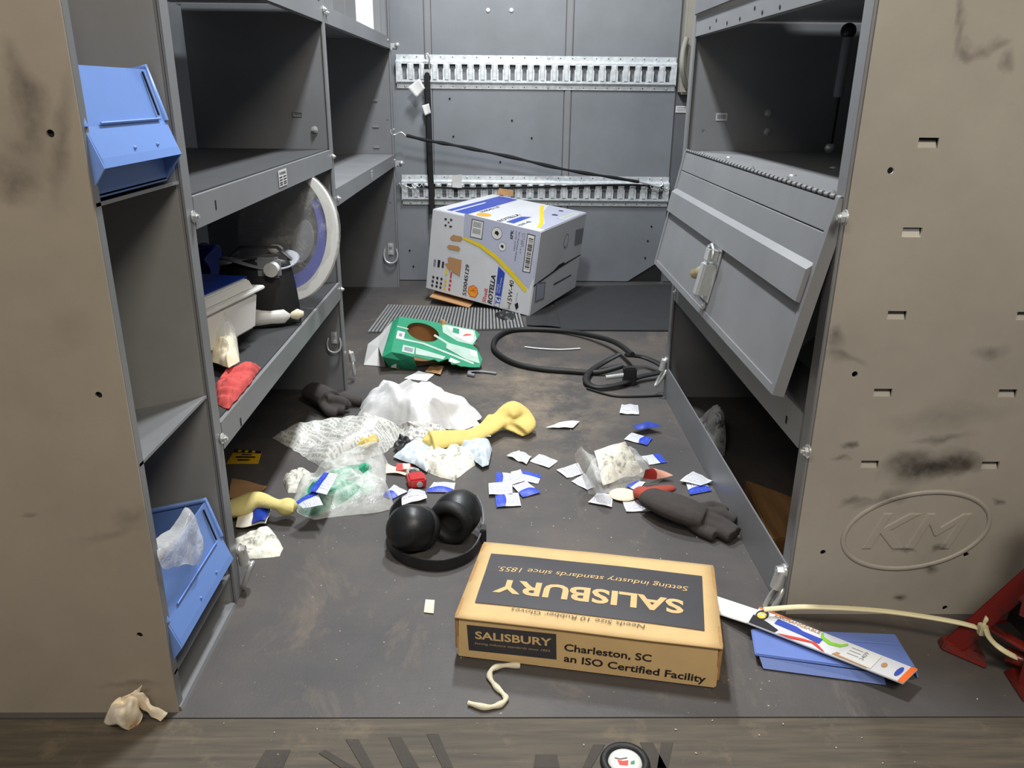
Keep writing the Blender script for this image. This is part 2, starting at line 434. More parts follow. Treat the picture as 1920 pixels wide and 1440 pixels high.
class Art:
    """flat print on a surface: shapes in the surface's own (u, v), mapped to 3-D by fn(u, v, lift)"""
    def __init__(s, fn, mats, su=1.0, sv=1.0):
        s.fn = fn; s.mb = MB(); s.mats = mats; s.su = su; s.sv = sv; s.lift = .0004
    def poly(s, pts, mat, lift=0):
        n = len(pts)
        s.mb.add([s.fn(u, v, s.lift + lift) for u, v in pts], [tuple(range(n))], s.mats.index(mat)); return s
    def quad(s, pts, mat, lift=0): return s.poly(pts, mat, lift)
    def band(s, pts, w, mat, lift=0):
        """stripe of half-width w along a path"""
        L, R = [], []
        for i, p in enumerate(pts):
            a = pts[max(i - 1, 0)]; b = pts[min(i + 1, len(pts) - 1)]; dx, dy = (b[0] - a[0]) * s.su, (b[1] - a[1]) * s.sv
            l = math.hypot(dx, dy) or 1; ww = w[i] if isinstance(w, (list, tuple)) else w
            nx, ny = -dy / l * ww / s.su, dx / l * ww / s.sv
            L.append((p[0] + nx, p[1] + ny)); R.append((p[0] - nx, p[1] - ny))
        for i in range(len(pts) - 1): s.poly([L[i], L[i + 1], R[i + 1], R[i]], mat, lift)
        return s
    def text(s, body, p0, p1, mat, h=None, bold=0.0, shear=0.0, lift=.0002):
        """text whose baseline runs from p0 to p1 (u,v); h = cap height in metres (default keeps letter shape)"""
        vs, fs, w = text_mesh(body, bold, shear)
        dx, dy = (p1[0] - p0[0]) * s.su, (p1[1] - p0[1]) * s.sv; L = math.hypot(dx, dy)
        ex = (dx / L, dy / L); ey = (-ex[1], ex[0]); kx = L / w; ky = h / .7 if h else kx
        pts = []
        for x, y in vs:
            a = ex[0] * x * kx + ey[0] * y * ky; b = ex[1] * x * kx + ey[1] * y * ky
            pts.append(s.fn(p0[0] + a / s.su, p0[1] + b / s.sv, s.lift + lift))
        s.mb.add(pts, fs, s.mats.index(mat)); return s
    def build(s, name, parent): return s.mb.build(name, s.mats, parent)
def bilin(c00, c10, c11, c01):
    c00, c10, c11, c01 = map(V, (c00, c10, c11, c01)); nrm = (c10 - c00).cross(c01 - c00).normalized()
    return lambda u, v, h=0: c00.lerp(c10, u).lerp(c01.lerp(c11, u), v) + nrm * h

def catmull(pts, n=8, closed=False):
    pts = [V(p) for p in pts]; N = len(pts); out = []
    for i in range(N if closed else N - 1):
        if closed: a, b, c, d = pts[i - 1], pts[i], pts[(i + 1) % N], pts[(i + 2) % N]
        else: a, b, c, d = pts[max(i - 1, 0)], pts[i], pts[i + 1], pts[min(i + 2, N - 1)]
        for k in range(n):
            t = k / n
            out.append(.5 * ((2 * b) + (c - a) * t + (2 * a - 5 * b + 4 * c - d) * t * t + (3 * b - a - 3 * c + d) * t ** 3))
    if not closed: out.append(pts[-1])
    return out
def resample(pts, n):
    pts = [V(p) for p in pts]; P = pts + [pts[0]]; d = [0]
    for a, b in zip(P, P[1:]): d.append(d[-1] + (b - a).length)
    out = []; j = 0
    for k in range(n):
        t = d[-1] * k / n
        while d[j + 1] < t: j += 1
        out.append(P[j].lerp(P[j + 1], (t - d[j]) / max(d[j + 1] - d[j], 1e-9)))
    return out
def nz(p, f, seed): return noise.noise(V((p.x * f + seed * 3.7, p.y * f - seed * 1.9, p.z * f + seed * 2.3)))
def crease(p, f, seed):
    """faceted folds: distance to the nearest of scattered cells"""
    d, _ = noise.voronoi(V((p.x * f + seed * 3.1, p.y * f + seed * 1.7, seed * .9)))
    return d[1] - d[0]
def lump(outline, h, mi=0, seed=1, fold=.25, freq=14, rings=22, seg=110, power=2.2, ragged=.0, base=.001, centre=None, mb=None, smooth=True, under=True):
    """crumpled heap over a floor outline: plateau with creases and sharp folds from noise"""
    mb = mb or MB(); o = resample(outline, seg); c = V(centre) if centre else sum(o, V((0, 0, 0))) / seg
    vs, uv = [], []; f1 = freq * 3.2; pw = power * 1.9; rn = random.Random(seed); dirs = []
    for k in range(9):
        w = rn.uniform(0, PI); dirs.append((math.cos(w), math.sin(w), freq * rn.uniform(1.2, 5.5), (.2, .18, .16, .14, .12, .1, .09, .08, .07)[k], rn.uniform(0, 2)))
    xs = [p.x for p in o]; ys = [p.y for p in o]; x0, x1, y0, y1 = min(xs), max(xs), min(ys), max(ys)
    for r in range(rings + 1):
        t = (r / rings) ** .8
        for k in range(seg):
            e = o[k]; e = c.lerp(e, 1 + (ragged + .03) * nz(e, 70, seed + 5))
            p = c.lerp(e, t); prof = max(0, 1 - t ** pw)
            low = .68 + .75 * nz(p, freq * .8, seed)
            wp = 1.3 * nz(p, freq * .9, seed + 3) + .35 * nz(p, freq * 3, seed + 9); rid = 0
            for dx, dy, ff, ww, ph in dirs: rid += ww * abs(((p.x * dx + p.y * dy) * ff + wp + ph) % 2 - 1)
            z = h * prof * max(low, .12) + fold * h * (prof ** 1.1) * (rid * 1.6 - .6)
            q = V((p.x + .25 * h * nz(p, f1 * .7, seed + 11) * prof, p.y + .25 * h * nz(p, f1 * .7, seed + 17) * prof, p.z + base + max(z, 0)))
            vs.append(q); uv.append(((p.x - x0) / (x1 - x0 + 1e-6), (p.y - y0) / (y1 - y0 + 1e-6)))
    fs = [(r * seg + k, (r + 1) * seg + k, (r + 1) * seg + (k + 1) % seg, r * seg + (k + 1) % seg) for r in range(rings) for k in range(seg)]
    mb.add(vs, fs, mi, uv, smooth)
    if under:
        mb.add([V((q.x, q.y, q.z - .0008)) for q in vs[-seg:]], [tuple(range(seg - 1, -1, -1))], mi)
    return mb
def sheet(c4, nu=10, nv=8, amp=.003, freq=30, seed=1, bulge=0.0, curl=(0, 0, 0, 0), th=.0007, lift=.0012, mi=0, mb=None, smooth=True):
    """thin sheet between four world corners a b c d (a->b is u, a->d is v) with waviness, pillow bulge and lifted corners"""
    mb = mb or MB(); a, b, c, d = map(V, c4); top = []; uv = []
    for j in range(nv + 1):
        for i in range(nu + 1):
            u, v = i / nu, j / nv
            p = a.lerp(b, u).lerp(d.lerp(c, u), v)
            w = curl[0] * (1 - u) * (1 - v) + curl[1] * u * (1 - v) + curl[2] * u * v + curl[3] * (1 - u) * v
            p = p + V((0, 0, lift + w + bulge * (16 * u * (1 - u) * v * (1 - v)) + amp * (nz(p, freq, seed) + .6)))
            top.append(p); uv.append((u, v))
    n1 = nu + 1; F = [(j * n1 + i, j * n1 + i + 1, (j + 1) * n1 + i + 1, (j + 1) * n1 + i) for j in range(nv) for i in range(nu)]
    mb.add(top, F, mi, uv, smooth); mb.add([p - V((0, 0, th)) for p in top], [tuple(reversed(f)) for f in F], mi, uv, smooth)
    rim = list(range(nu)) + [nu + j * n1 for j in range(nv)] + [nv * n1 + i for i in range(nu, 0, -1)] + [j * n1 for j in range(nv, 0, -1)]
    rv = []
    for i in rim: rv += [top[i], top[i] - V((0, 0, th))]
    N = len(rim); mb.add(rv, [(2 * i, 2 * i + 1, 2 * ((i + 1) % N) + 1, 2 * ((i + 1) % N)) for i in range(N)], mi)
    return mb
def fuse(mb, voxel, it=4):
    """voxel-merge overlapping pieces into one continuous skin"""
    me = bpy.data.meshes.new('f'); me.from_pydata([tuple(p) for p in mb.v], [], mb.f)
    o = bpy.data.objects.new('f', me); COL.objects.link(o)
    r = o.modifiers.new('r', 'REMESH'); r.mode = 'VOXEL'; r.voxel_size = voxel
    if it: s = o.modifiers.new('s', 'SMOOTH'); s.iterations = it; s.factor = .5
    dg = bpy.context.evaluated_depsgraph_get(); m2 = bpy.data.meshes.new_from_object(o.evaluated_get(dg))
    out = MB(); out.add([v.co.copy() for v in m2.vertices], [tuple(p.vertices) for p in m2.polygons], 0, None, True)
    bpy.data.objects.remove(o); bpy.data.meshes.remove(me); bpy.data.meshes.remove(m2); return out
def bolt(p, axis, r, parent, name='bolt', mat='zinc', n=6):
    d = V(axis).normalized(); p = V(p); mb = MB()
    mb.cyl(p, p + d * r * .25, r * 1.45, n=14); mb.cyl(p + d * r * .25, p + d * r * .95, r, n=n, smooth=False); mb.cyl(p + d * r * .95, p + d * r * 1.5, r * .5, n=10)
    return mb.build(name, mat, parent)

# ================================================================== THE SETTING
YB = 3.525                                                # back wall
floor = struct(MB().box((-.88, .862, -.03), (1.0, 3.56, 0)).build('floor', 'floor', root=(0, 0, 0)))
sill = MB().box((-.95, .50, -.05), (1.0, .8605, -.0008))
sill = struct(sill.build('trim_1', 'sill', root=(0, .7, 0)))
# worn chevron tread bars moulded into the sill
for q in ([(-0.3046, 0.7761, 0), (-0.2994, 0.8054, 0), (-0.2672, 0.8054, 0), (-0.2699, 0.776, 0)], [(-0.2225, 0.8052, 0), (-0.2297, 0.7999, 0), (-0.1964, 0.7758, 0), (-0.1777, 0.7757, 0)], [(-0.1997, 0.8232, 0), (-0.183, 0.8232, 0), (-0.1549, 0.7756, 0), (-0.1696, 0.7757, 0)],
          [(-0.1443, 0.8268, 0), (-0.1274, 0.8267, 0), (-0.0986, 0.7754, 0), (-0.1187, 0.7755, 0)], [(-0.0942, 0.8322, 0), (-0.0786, 0.8322, 0), (-0.0556, 0.7753, 0), (-0.0691, 0.7753, 0)], [(0.1072, 0.7748, 0), (0.1249, 0.8132, 0), (0.1403, 0.8132, 0), (0.118, 0.7747, 0)],
          [(0.187, 0.8167, 0), (0.2039, 0.8166, 0), (0.2139, 0.7744, 0), (0.195, 0.7745, 0)], [(0.2151, 0.8166, 0), (0.2306, 0.8166, 0), (0.2152, 0.7744, 0), (0.2017, 0.7745, 0)], [(0.0488, 0.7965, 0), (0.0763, 0.7964, 0), (0.0789, 0.7749, 0), (0.0452, 0.775, 0)]):
    MB().hexa([V(p) + V((0, 0, -.01)) for p in q] + [V((p[0], p[1], .0002)) for p in q]).build('tread_bar', 'treadbar', sill)
struct(MB().box((-.9, .50, 2.1), (1.02, 3.6, 2.13)).build('ceiling', 'wall', root=(0, 2, 2.1)))
struct(MB().box((-.90, .60, 0), (-.875, 3.56, 2.1)).build('wall_left', 'wall2', root=(-.88, 2, 0)))
struct(MB().box((.98, .60, 0), (1.005, 3.56, 2.1)).build('wall_right', 'wall2', root=(1, 2, 0)))
wall = struct(MB().box((-.9, YB + .010, -.02), (1.02, YB + .03, 2.1)).build('wall_back', 'wall2', root=(0, YB, 0)))
# sheet metal panels of the bulkhead, with recessed joints between
for x0, x1 in ((-.875, -.315), (-.283, .262), (.296, .728)):
    hl = []
    if x0 == -.283: hl = [circ(.196 - .02, .03 + .0, .004), circ(-.05, .09, .004)]
    ol = rect(x0, .004, x1, 2.095) if x0 < .2 else [(x0, .004), (.575, .004), (x1, .105), (x1, 2.095), (x0, 2.095)]
    MB().mesh(plate_mesh(ol, hl, .006), Matrix.Translation((0, YB + .005, 0)) @ XZ).build('wall_panel', 'wall', wall, bevel=.0012)
for x in (-.299, .279):
    MB().box((x - .013, YB - .0012, .004), (x + .013, YB + .01, 2.095)).build('joint_strip', 'grey', wall, bevel=.003)
MB().mesh(plate_mesh([(.583, .004), (.728, .004), (.728, .10)], [], .002), Matrix.Translation((0, YB + .0085, 0)) @ XZ).build('cut_corner_shade', 'blackrubber', wall)  # black plate stands in for the shade inside the cut corner
MB().box((.736, YB + .004, .004), (.97, YB + .012, 2.095)).build('wall_panel', 'wall2', wall)
for p in [(-0.0535, 3.52, 1.1096), (0.0408, 3.52, 1.1107)]:
    MB().lathe((p[0], YB, p[2]), (0, -1, 0), [(0, .004), (.006, .0035), (.0085, .0005), (.0085, -.002)], 14).build('rivet', 'whiteplastic', wall)
for p in [(-0.2133, 3.52, 0.773), (-0.2001, 3.52, 0.6224), (0.0473, 3.52, 0.6891), (0.1316, 3.52, 0.6191), (-0.0012, 3.52, 0.5197), (0.6674, 3.52, 0.2511), (0.6553, 3.52, 0.1876), (0.6486, 3.52, 0.1114), (-0.4012, 3.52, 0.1367), (-0.387, 3.52, 0.0652)]:
    MB().cyl((p[0], YB + .001, p[2]), (p[0], YB - .0006, p[2]), .0042, n=10).build('screw_hole', 'darkhole', wall)
# sticker on the wall by the door pillar
p = (0.7584, 3.52, 0.7407)
st = Art(bilin((p[0] - .024, YB, p[2] - .013), (p[0] + .024, YB, p[2] - .013), (p[0] + .024, YB, p[2] + .013), (p[0] - .024, YB, p[2] + .013)), ['white', 'inkgrey'], .048, .026)
st.poly([(0, 0), (1, 0), (1, 1), (0, 1)], 'white')
for r in (.7, .45, .2): st.poly([(.1, r), (.9, r), (.9, r + .13), (.1, r + .13)], 'inkgrey', .0003)
st.build('sticker', wall)
# beige door pillar with a pull handle at the right end of the bulkhead
pil = struct(MB().box((.735, YB - .055, .80), (.90, YB + .005, 2.09)).build('trim_2', 'beige', bevel=.008))
hp = [(0.7401, 3.45, 1.0098), (0.7268, 3.43, 0.9635), (0.7254, 3.42, 0.9038), (0.7425, 3.44, 0.8544), (0.76, 3.46, 0.8284)]
MB().tube(catmull(hp, 6), .011, 10).build('pull_handle', 'beige', pil)

# ================================================================== LEFT SHELVING
XL = -.435
def panelY(y, x0, x1, z0, z1, holes=(), th=.003):
    return MB().mesh(plate_mesh(rect(x0, z0, x1, z1), holes, th), Matrix.Translation((0, y, 0)) @ XZ)
def anchor(p, nrm, k, parent, lean=0.0):
    """steel tie-down: bolt through the post, clevis and hanging oval link"""
    p = V(p); n = V(nrm)
    a = MB(); a.cyl(p, p + n * .003 * k, .008 * k, n=14); a.cyl(p + n * .003 * k, p + n * .010 * k, .0055 * k, n=6, smooth=False)
    a.cyl(p + n * .004 * k + V((0, 0, 0)), p + n * .007 * k + V((0, 0, -.022 * k)), .0065 * k, .0075 * k, n=12)
    o = a.build('tie_down_clevis', 'zinc', parent)
    c = p + n * .009 * k + V((0, 0, -.040 * k)); pts = []
    for i in range(28):
        w = 2 * PI * i / 28
        pts.append(c + V((lean * .02 * k * math.sin(w), .0085 * k * math.cos(w), .019 * k * math.sin(w))))
    r = MB(); r.tube(pts, .0032 * k, 8, closed=True); r.build('link', 'zinc', o)
    return o
def dring(p, k, parent):
    """D-ring on a plate, on a panel that faces the camera"""
    p = V(p); a = MB(); a.box(p + V((-.008 * k, -.003, -.012 * k)), p + V((.008 * k, 0, .022 * k)))
    a.cyl(p + V((0, -.003, .014 * k)), p + V((0, -.008, .014 * k)), .005 * k, n=6, smooth=False)
    a.cyl(p + V((0, -.003, -.006 * k)), p + V((0, -.007, -.006 * k)), .005 * k, n=6, smooth=False)
    o = a.build('ring_plate', 'zinc', parent)
    pts = [p + V((x * k, -.006 + y, z * k)) for x, y, z in ((-.016, 0, .006), (-.019, -.004, -.012), (-.014, -.008, -.028), (0, -.010, -.034), (.014, -.008, -.028), (.019, -.004, -.012), (.016, 0, .006))]
    MB().tube(catmull(pts, 5), .003 * k, 8).build('ring', 'zinc', o); return o

# --- narrow bin rack nearest the camera
R0 = (-.65, .995, 0)
rack = thing('bin_rack', R0, 'narrow grey steel bin rack with smudged end panel at the left front', 'shelving unit')
def rel(p, r): return (p[0] - r[0], p[2] - r[2])
bl = []
for p, a, b, g, s in (((-0.4838, 0.872, 0.8119), .018, .035, .3, .55), ((-0.4899, 0.872, 0.7812), .016, .05, 0, .45), ((-0.4566, 0.872, 0.7553), .012, .07, -.25, .4), ((-0.5177, 0.872, 0.7117), .03, .03, .3, .55), ((-0.489, 0.872, 0.7444), .04, .08, .2, .25),
                      ((-0.4568, 0.872, 0.3098), .03, .012, .2, .3), ((-0.4866, 0.872, 0.2872), .06, .010, .2, .25), ((-0.4913, 0.872, 0.0412), .05, .008, -.1, .4), ((-0.5788, 0.872, 0.302), .012, .006, 0, .4), ((-0.4928, 0.872, 0.5419), .05, .03, .4, .15)):
    q = rel(p, R0); bl.append((q[0], q[1], a, b, g, s))
M['endL'] = painted('grey_end_panel_smudged', bl, base=rgb(157, 146, 131))
panelY(.8735, -.87, -.436, .0, 1.45, [circ(-.468, .755, .0042), circ(-.467, .464, .0042), circ(-.470, .127, .0042)]).build('end_panel', 'endL', rack)
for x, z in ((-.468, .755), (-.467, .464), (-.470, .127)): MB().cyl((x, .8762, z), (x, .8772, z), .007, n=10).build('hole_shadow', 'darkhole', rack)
MB().box((-.441, .875, 0), (-.436, .89, 1.45)).build('panel_flange', 'grey', rack, bevel=.001)
M['grey_lit'] = painted('grey_painted_steel_lit', base=rgb(146, 146, 143))  # same grey paint, lightened to stand in for light on the side panel
panelY(1.114, -.84, -.44, 0.0, 1.45).build('side_panel', 'grey_lit', rack)
MB().box((-.84, .876, 0), (-.836, 1.112, 1.45)).build('back_panel', 'greyd', rack)
for zf in (.683, .372, .061):                                 # shelves that fall away to the back
    dz = -.22 * .38
    a = MB(); a.hexa([(-.436, .878, zf - .004), (-.436, 1.112, zf - .004), (-.82, 1.112, zf + dz - .004), (-.82, .878, zf + dz - .004),
                      (-.436, .878, zf), (-.436, 1.112, zf), (-.82, 1.112, zf + dz), (-.82, .878, zf + dz)])
    a.build('shelf', 'grey', rack)
MB().hexa([(-.432, .876, 0), (-.432, 1.112, 0), (-.60, 1.112, 0), (-.60, .876, 0), (-.434, .876, .006), (-.434, 1.112, .006), (-.60, 1.112, .012), (-.60, .876, .012)]).build('base_plate', 'grey', rack)

# --- shelf helper
def shelf(parent, y0, y1, z, lip=.045, depth=.36, liner=False, xl=XL, side=1):
    """side = 1: shelf runs to -x (left units), -1: to +x"""
    a = MB(); xb = xl - side * depth
    a.box((min(xl, xb), y0, z - .003), (max(xl, xb), y1, z))
    a.box((xl - .0015, y0, z - lip), (xl + .0015, y1, z + .0005))
    lo = min(xl - side * .014, xl); hi = max(xl - side * .014, xl)
    a.box((lo, y0, z - lip), (hi, y1, z - lip + .002))
    o = a.build('shelf', 'grey', parent)
    if liner:
        b = MB(); b.box((min(xl - side * .006, xb), y0 + .004, z), (max(xl - side * .006, xb), y1 - .004, z + .0025)); b.build('shelf_liner', 'mat', o)
    return o
def label_on_lip(parent, p, w, h):
    x = XL + .0022
    f = bilin((x, p[1] - w / 2, p[2] - h / 2), (x, p[1] + w / 2, p[2] - h / 2), (x, p[1] + w / 2, p[2] + h / 2), (x, p[1] - w / 2, p[2] + h / 2))
    a = Art(f, ['white', 'inkdark'], w, h); a.poly([(0, 0), (1, 0), (1, 1), (0, 1)], 'white')
    a.text('WARNING', (.1, .70), (.9, .70), 'inkdark', h * .18, .02)
    for r in (.52, .36, .2, .08):
        a.poly([(.08, r), (.44, r), (.44, r + .08), (.08, r + .08)], 'inkdark', .0002); a.poly([(.54, r), (.92, r), (.92, r + .08), (.54, r + .08)], 'inkdark', .0002)
    return a.build('warning_label', parent)

# --- first bay
R1 = (-.63, 1.63, 0)
bay1 = thing('steel_shelving', R1, 'grey steel shelving bay with cluttered lower shelf, beside the bin rack', 'shelving unit', 'left wall shelving bays')
panelY(1.1195, -.81, -.437, 0, 1.45, [circ(-.455, .40, .004)]).build('upright_panel', 'grey', bay1)
MB().box((-.439, 1.118, .0), (-.434, 1.148, 1.45)).build('upright_flange', 'grey', bay1, bevel=.0012)
sl = rel((-0.5875, 2.13, 0.7853), R1)
h2 = [rect(*(lambda c: (c[0] - .013, c[2] - .006, c[0] + .013, c[2] + .006))((-0.5166, 2.13, 0.7404))), circ((-0.4735, 2.13, 0.7061)[0] + .03, (-0.4735, 2.13, 0.7061)[2] - .05, .003)]
panelY(2.131, -.775, -.437, 0, 1.45, h2).build('upright_panel', 'greyd', bay1)
MB().box((-.439, 2.122, 0), (-.434, 2.150, 1.45)).build('upright_flange', 'grey', bay1, bevel=.0012)
pp = (-0.5156, 2.126, 0.7405)
MB().box((pp[0] - .012, 2.1325, pp[2] - .004), (pp[0] + .012, 2.1335, pp[2] + .008)).build('slot_tab', 'grey', bay1)
shelf(bay1, 1.149, 2.121, .657, liner=True); shelf(bay1, 1.149, 2.121, .312, liner=True); s3 = shelf(bay1, 1.149, 2.121, .998, .042)
label_on_lip(bay1, (-0.435, 1.6315, 0.6364), .062, .032)
for q in ((-0.433, 1.1398, 0.6312), (-0.433, 1.1428, 0.2881), (-.433, 2.137, .985)): bolt(q, (1, 0, 0), .006, bay1)
for z in (.64, .29): bolt((-.433, 2.137, z), (1, 0, 0), .005, bay1)
for q in ((-.50, 1.40, .994), (-.62, 1.35, .994), (-.50, 1.78, .994)): bolt(q, (0, 0, -1), .006, bay1)
bolt((-0.4726, 2.126, 0.7063), (0, -1, 0), .006, bay1)
for q in ((-0.433, 1.2371, 0.6347), (-0.433, 1.2366, 0.2766)):
    MB().box((XL + .001, q[1] - .002, q[2] - .007), (XL + .0022, q[1] + .002, q[2] + .007)).build('slot', 'darkhole', bay1)
anchor((-0.434, 1.1543, 0.0812), (1, 0, 0), 1.25, bay1, .4)
anchor((-0.434, 2.194, 0.0883), (1, 0, 0), 1.15, bay1)
dring((-0.46, 2.128, 0.15), 1.0, bay1)

# --- second bay
R2 = (-.63, 2.80, 0)
bay2 = thing('steel_shelving', R2, 'grey steel shelving bay with empty middle shelf, against the back wall', 'shelving unit', 'left wall shelving bays')
panelY(3.40, -.80, -.440, 0, 1.45, [circ(-.46, .69, .004), circ(-.462, .36, .004)]).build('upright_panel', 'greyd', bay2)
MB().box((-.442, 3.392, 0), (-.437, 3.425, 1.45)).build('upright_flange', 'grey', bay2, bevel=.0012)
for z in (.76, .66, .58):
    MB().box((-.52, 3.394, z), (-.495, 3.3985, z + .010)).build('slot_tab', 'grey', bay2, bevel=.001)
shelf(bay2, 2.155, 3.39, .556); s2 = shelf(bay2, 2.155, 3.39, .996, .04)
for k, y in enumerate((2.30, 2.48, 2.66, 2.84, 3.02, 3.20, 3.34)):
    MB().box((-.78, y, .997), (-.443, y + .012, 1.22)).build('divider', 'whiteplastic' if k in (3, 4) else 'grey', bay2)
label_on_lip(bay2, (-0.435, 2.7612, 0.5345), .05, .03)
for q in ((-.433, 2.168, .98), (-.433, 2.168, .53), (-0.437, 3.3727, 0.5359), (-0.437, 3.3087, 0.9831)):
    bolt(q, (1, 0, 0), .0055, bay2)
for y in (2.42, 2.6, 2.78, 2.96, 3.14): bolt((-.50, y, .992), (0, 0, -1), .007, bay2)
for z in (.965, .52):
    a = MB(); a.box((-.436, 3.395, z - .012), (-.405, 3.40, z + .012)); a.cyl((-.415, 3.395, z), (-.415, 3.375, z), .009, n=12); a.ball((-.405, 3.372, z + .004), .010)
    a.build('corner_catch', 'zinc', bay2)
dring((-0.467, 3.398, 0.1591), 1.5, bay2)

# ================================================================== RIGHT CABINET
XR = .467
R3 = (.70, 1.58, 0)
cab = thing('tool_cabinet', R3, 'grey steel cabinet with hanging hinged door and embossed smudged end panel on the right', 'cabinet')
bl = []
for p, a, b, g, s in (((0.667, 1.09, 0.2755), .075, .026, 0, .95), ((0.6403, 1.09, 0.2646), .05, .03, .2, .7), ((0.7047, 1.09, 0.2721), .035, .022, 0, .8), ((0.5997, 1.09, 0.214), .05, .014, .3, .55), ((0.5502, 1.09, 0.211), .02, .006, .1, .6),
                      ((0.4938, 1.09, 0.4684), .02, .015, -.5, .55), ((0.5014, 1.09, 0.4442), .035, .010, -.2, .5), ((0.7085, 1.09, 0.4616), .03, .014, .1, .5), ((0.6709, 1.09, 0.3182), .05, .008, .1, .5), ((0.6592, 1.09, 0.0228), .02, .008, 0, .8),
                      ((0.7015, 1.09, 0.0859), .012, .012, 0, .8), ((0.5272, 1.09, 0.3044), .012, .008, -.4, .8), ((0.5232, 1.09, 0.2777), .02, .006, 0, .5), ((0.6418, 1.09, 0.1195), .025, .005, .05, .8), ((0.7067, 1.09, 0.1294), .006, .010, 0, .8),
                      ((0.672, 1.09, 0.353), .1, .02, .1, .25), ((0.5703, 1.09, 0.8989), .006, .035, .1, .4), ((0.5813, 1.09, 0.8713), .006, .025, .25, .45), ((0.5981, 1.09, 0.8502), .016, .008, -.7, .5), ((0.6163, 1.09, 0.8517), .018, .008, .5, .45), ((0.6318, 1.09, 0.8657), .014, .008, .1, .4), ((0.6508, 1.09, 0.842), .010, .018, .3, .5), ((0.7808, 1.09, 0.2192), .008, .006, 0, .7)):  # hooked run of blobs at the top paints a soft cord shadow
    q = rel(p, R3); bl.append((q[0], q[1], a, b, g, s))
M['endR'] = painted('grey_end_panel_grease_shadow', bl, base=rgb(164, 158, 148))
slots = [(.566, z) for z in (.743, .625, .507, .389, .272)] + [(.752, z) for z in (.743, .625, .507, .389, .271)]
hl = [rect(x - .0135, z - .0065, x + .0135, z + .0065) for x, z in slots]
hl += [circ(x, z, .0045) for x, z in ((.522, .707), (.520, .418), (.517, .117), (.748, .113), (.578, .012), (.734, .012))]
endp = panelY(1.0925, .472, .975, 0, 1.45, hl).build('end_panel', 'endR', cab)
for x, z in slots:                                            # pressed tab behind every slot, open at the top
    MB().hexa([(x - .0135, 1.0935, z - .0065), (x + .0135, 1.0935, z - .0065), (x + .0135, 1.0955, z - .0065), (x - .0135, 1.0955, z - .0065),
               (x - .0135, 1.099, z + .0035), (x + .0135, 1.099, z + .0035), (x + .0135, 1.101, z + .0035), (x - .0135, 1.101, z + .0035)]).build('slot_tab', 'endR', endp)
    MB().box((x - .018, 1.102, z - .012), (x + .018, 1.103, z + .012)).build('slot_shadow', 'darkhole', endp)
MB().box((.467, 1.094, 0), (.473, 1.124, 1.45)).build('panel_flange', 'grey', cab, bevel=.001)
# embossed oval and letters
cx, cz = .659, .156
pts = []
for i in range(72):
    w = 2 * PI * i / 72; pts.append((cx + .112 * math.cos(w) + .018 * math.sin(w), 1.0910, cz + .069 * math.sin(w) + .002 * math.cos(w)))
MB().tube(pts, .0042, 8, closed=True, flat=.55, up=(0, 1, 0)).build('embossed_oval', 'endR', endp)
c = bpy.data.curves.new('km', 'FONT'); c.body = 'KM'; c.size = 1; c.shear = .32; c.offset = 0; c.extrude = .02; c.bevel_depth = .022; c.bevel_resolution = 1; c.resolution_u = 2
o = bpy.data.objects.new('km', c); me = bpy.data.meshes.new_from_object(o); bpy.data.objects.remove(o)
xs = [v.co.x for v in me.vertices]; ys = [v.co.y for v in me.vertices]
sx = .165 / (max(xs) - min(xs)); sy = .064 / (max(ys) - min(ys))
mb = MB().mesh(me, Matrix.Translation((.577, 1.0915, .124)) @ XZ @ Matrix.Diagonal((sx, sy, .055, 1)) @ Matrix.Translation((-min(xs), -min(ys), 0)))
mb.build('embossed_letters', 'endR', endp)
# back part of the carcass
panelY(2.085, .470, .93, 0, 1.45, [circ((0.5073, 2.08, 0.7138)[0], (0.5073, 2.08, 0.7138)[2], .0045)]).build('side_panel', 'grey', cab)
MB().box((.464, 2.072, 0), (.469, 2.102, 1.45)).build('panel_flange', 'grey', cab, bevel=.001)
MB().box((.93, 1.10, 0), (.934, 2.10, 1.45)).build('back_panel', 'wall2', cab)
for q in [(0.6652, 2.083, 0.7582), (0.6679, 2.083, 0.7139)]: bolt(q, (0, -1, 0), .006, cab)
p = (0.5499, 2.082, 0.7483)
st = Art(bilin((p[0] - .014, 2.0825, p[2] - .009), (p[0] + .014, 2.0825, p[2] - .009), (p[0] + .014, 2.0825, p[2] + .009), (p[0] - .014, 2.0825, p[2] + .009)), ['greywhite', 'inkgrey'], .028, .018)
st.poly([(0, 0), (1, 0), (1, 1), (0, 1)], 'greywhite').poly([(.1, .2), (.9, .2), (.9, .8), (.1, .8)], 'inkgrey', .0003).build('sticker', cab)
shelf(cab, 1.124, 2.072, .968, .038, .45, xl=XR, side=-1)
for q in [(0.465, 1.932, 0.9399), (0.465, 1.8802, 0.951), (0.465, 1.789, 0.939), (0.465, 1.6957, 0.9396), (0.465, 1.6025, 0.95), (0.465, 1.5537, 0.9387), (0.465, 1.4583, 0.9386)]:
    MB().cyl((XR - .001, q[1], q[2]), (XR - .0026, q[1], q[2]), .0035, n=8).build('screw_hole', 'darkhole', cab)
MB().box((.458, 1.13, .976), (.464, 2.07, 1.32)).build('overhead_door', 'greyd', cab, bevel=.002)
MB().cyl((.60, 1.42, .964), (.60, 1.42, .960), .006, n=12).build('knock_out', 'whiteplastic', cab)
for q in ((.52, 1.85, .962), (.54, 1.75, .962), (.66, 1.55, .962)): bolt(q, (0, 0, -1), .006, cab)
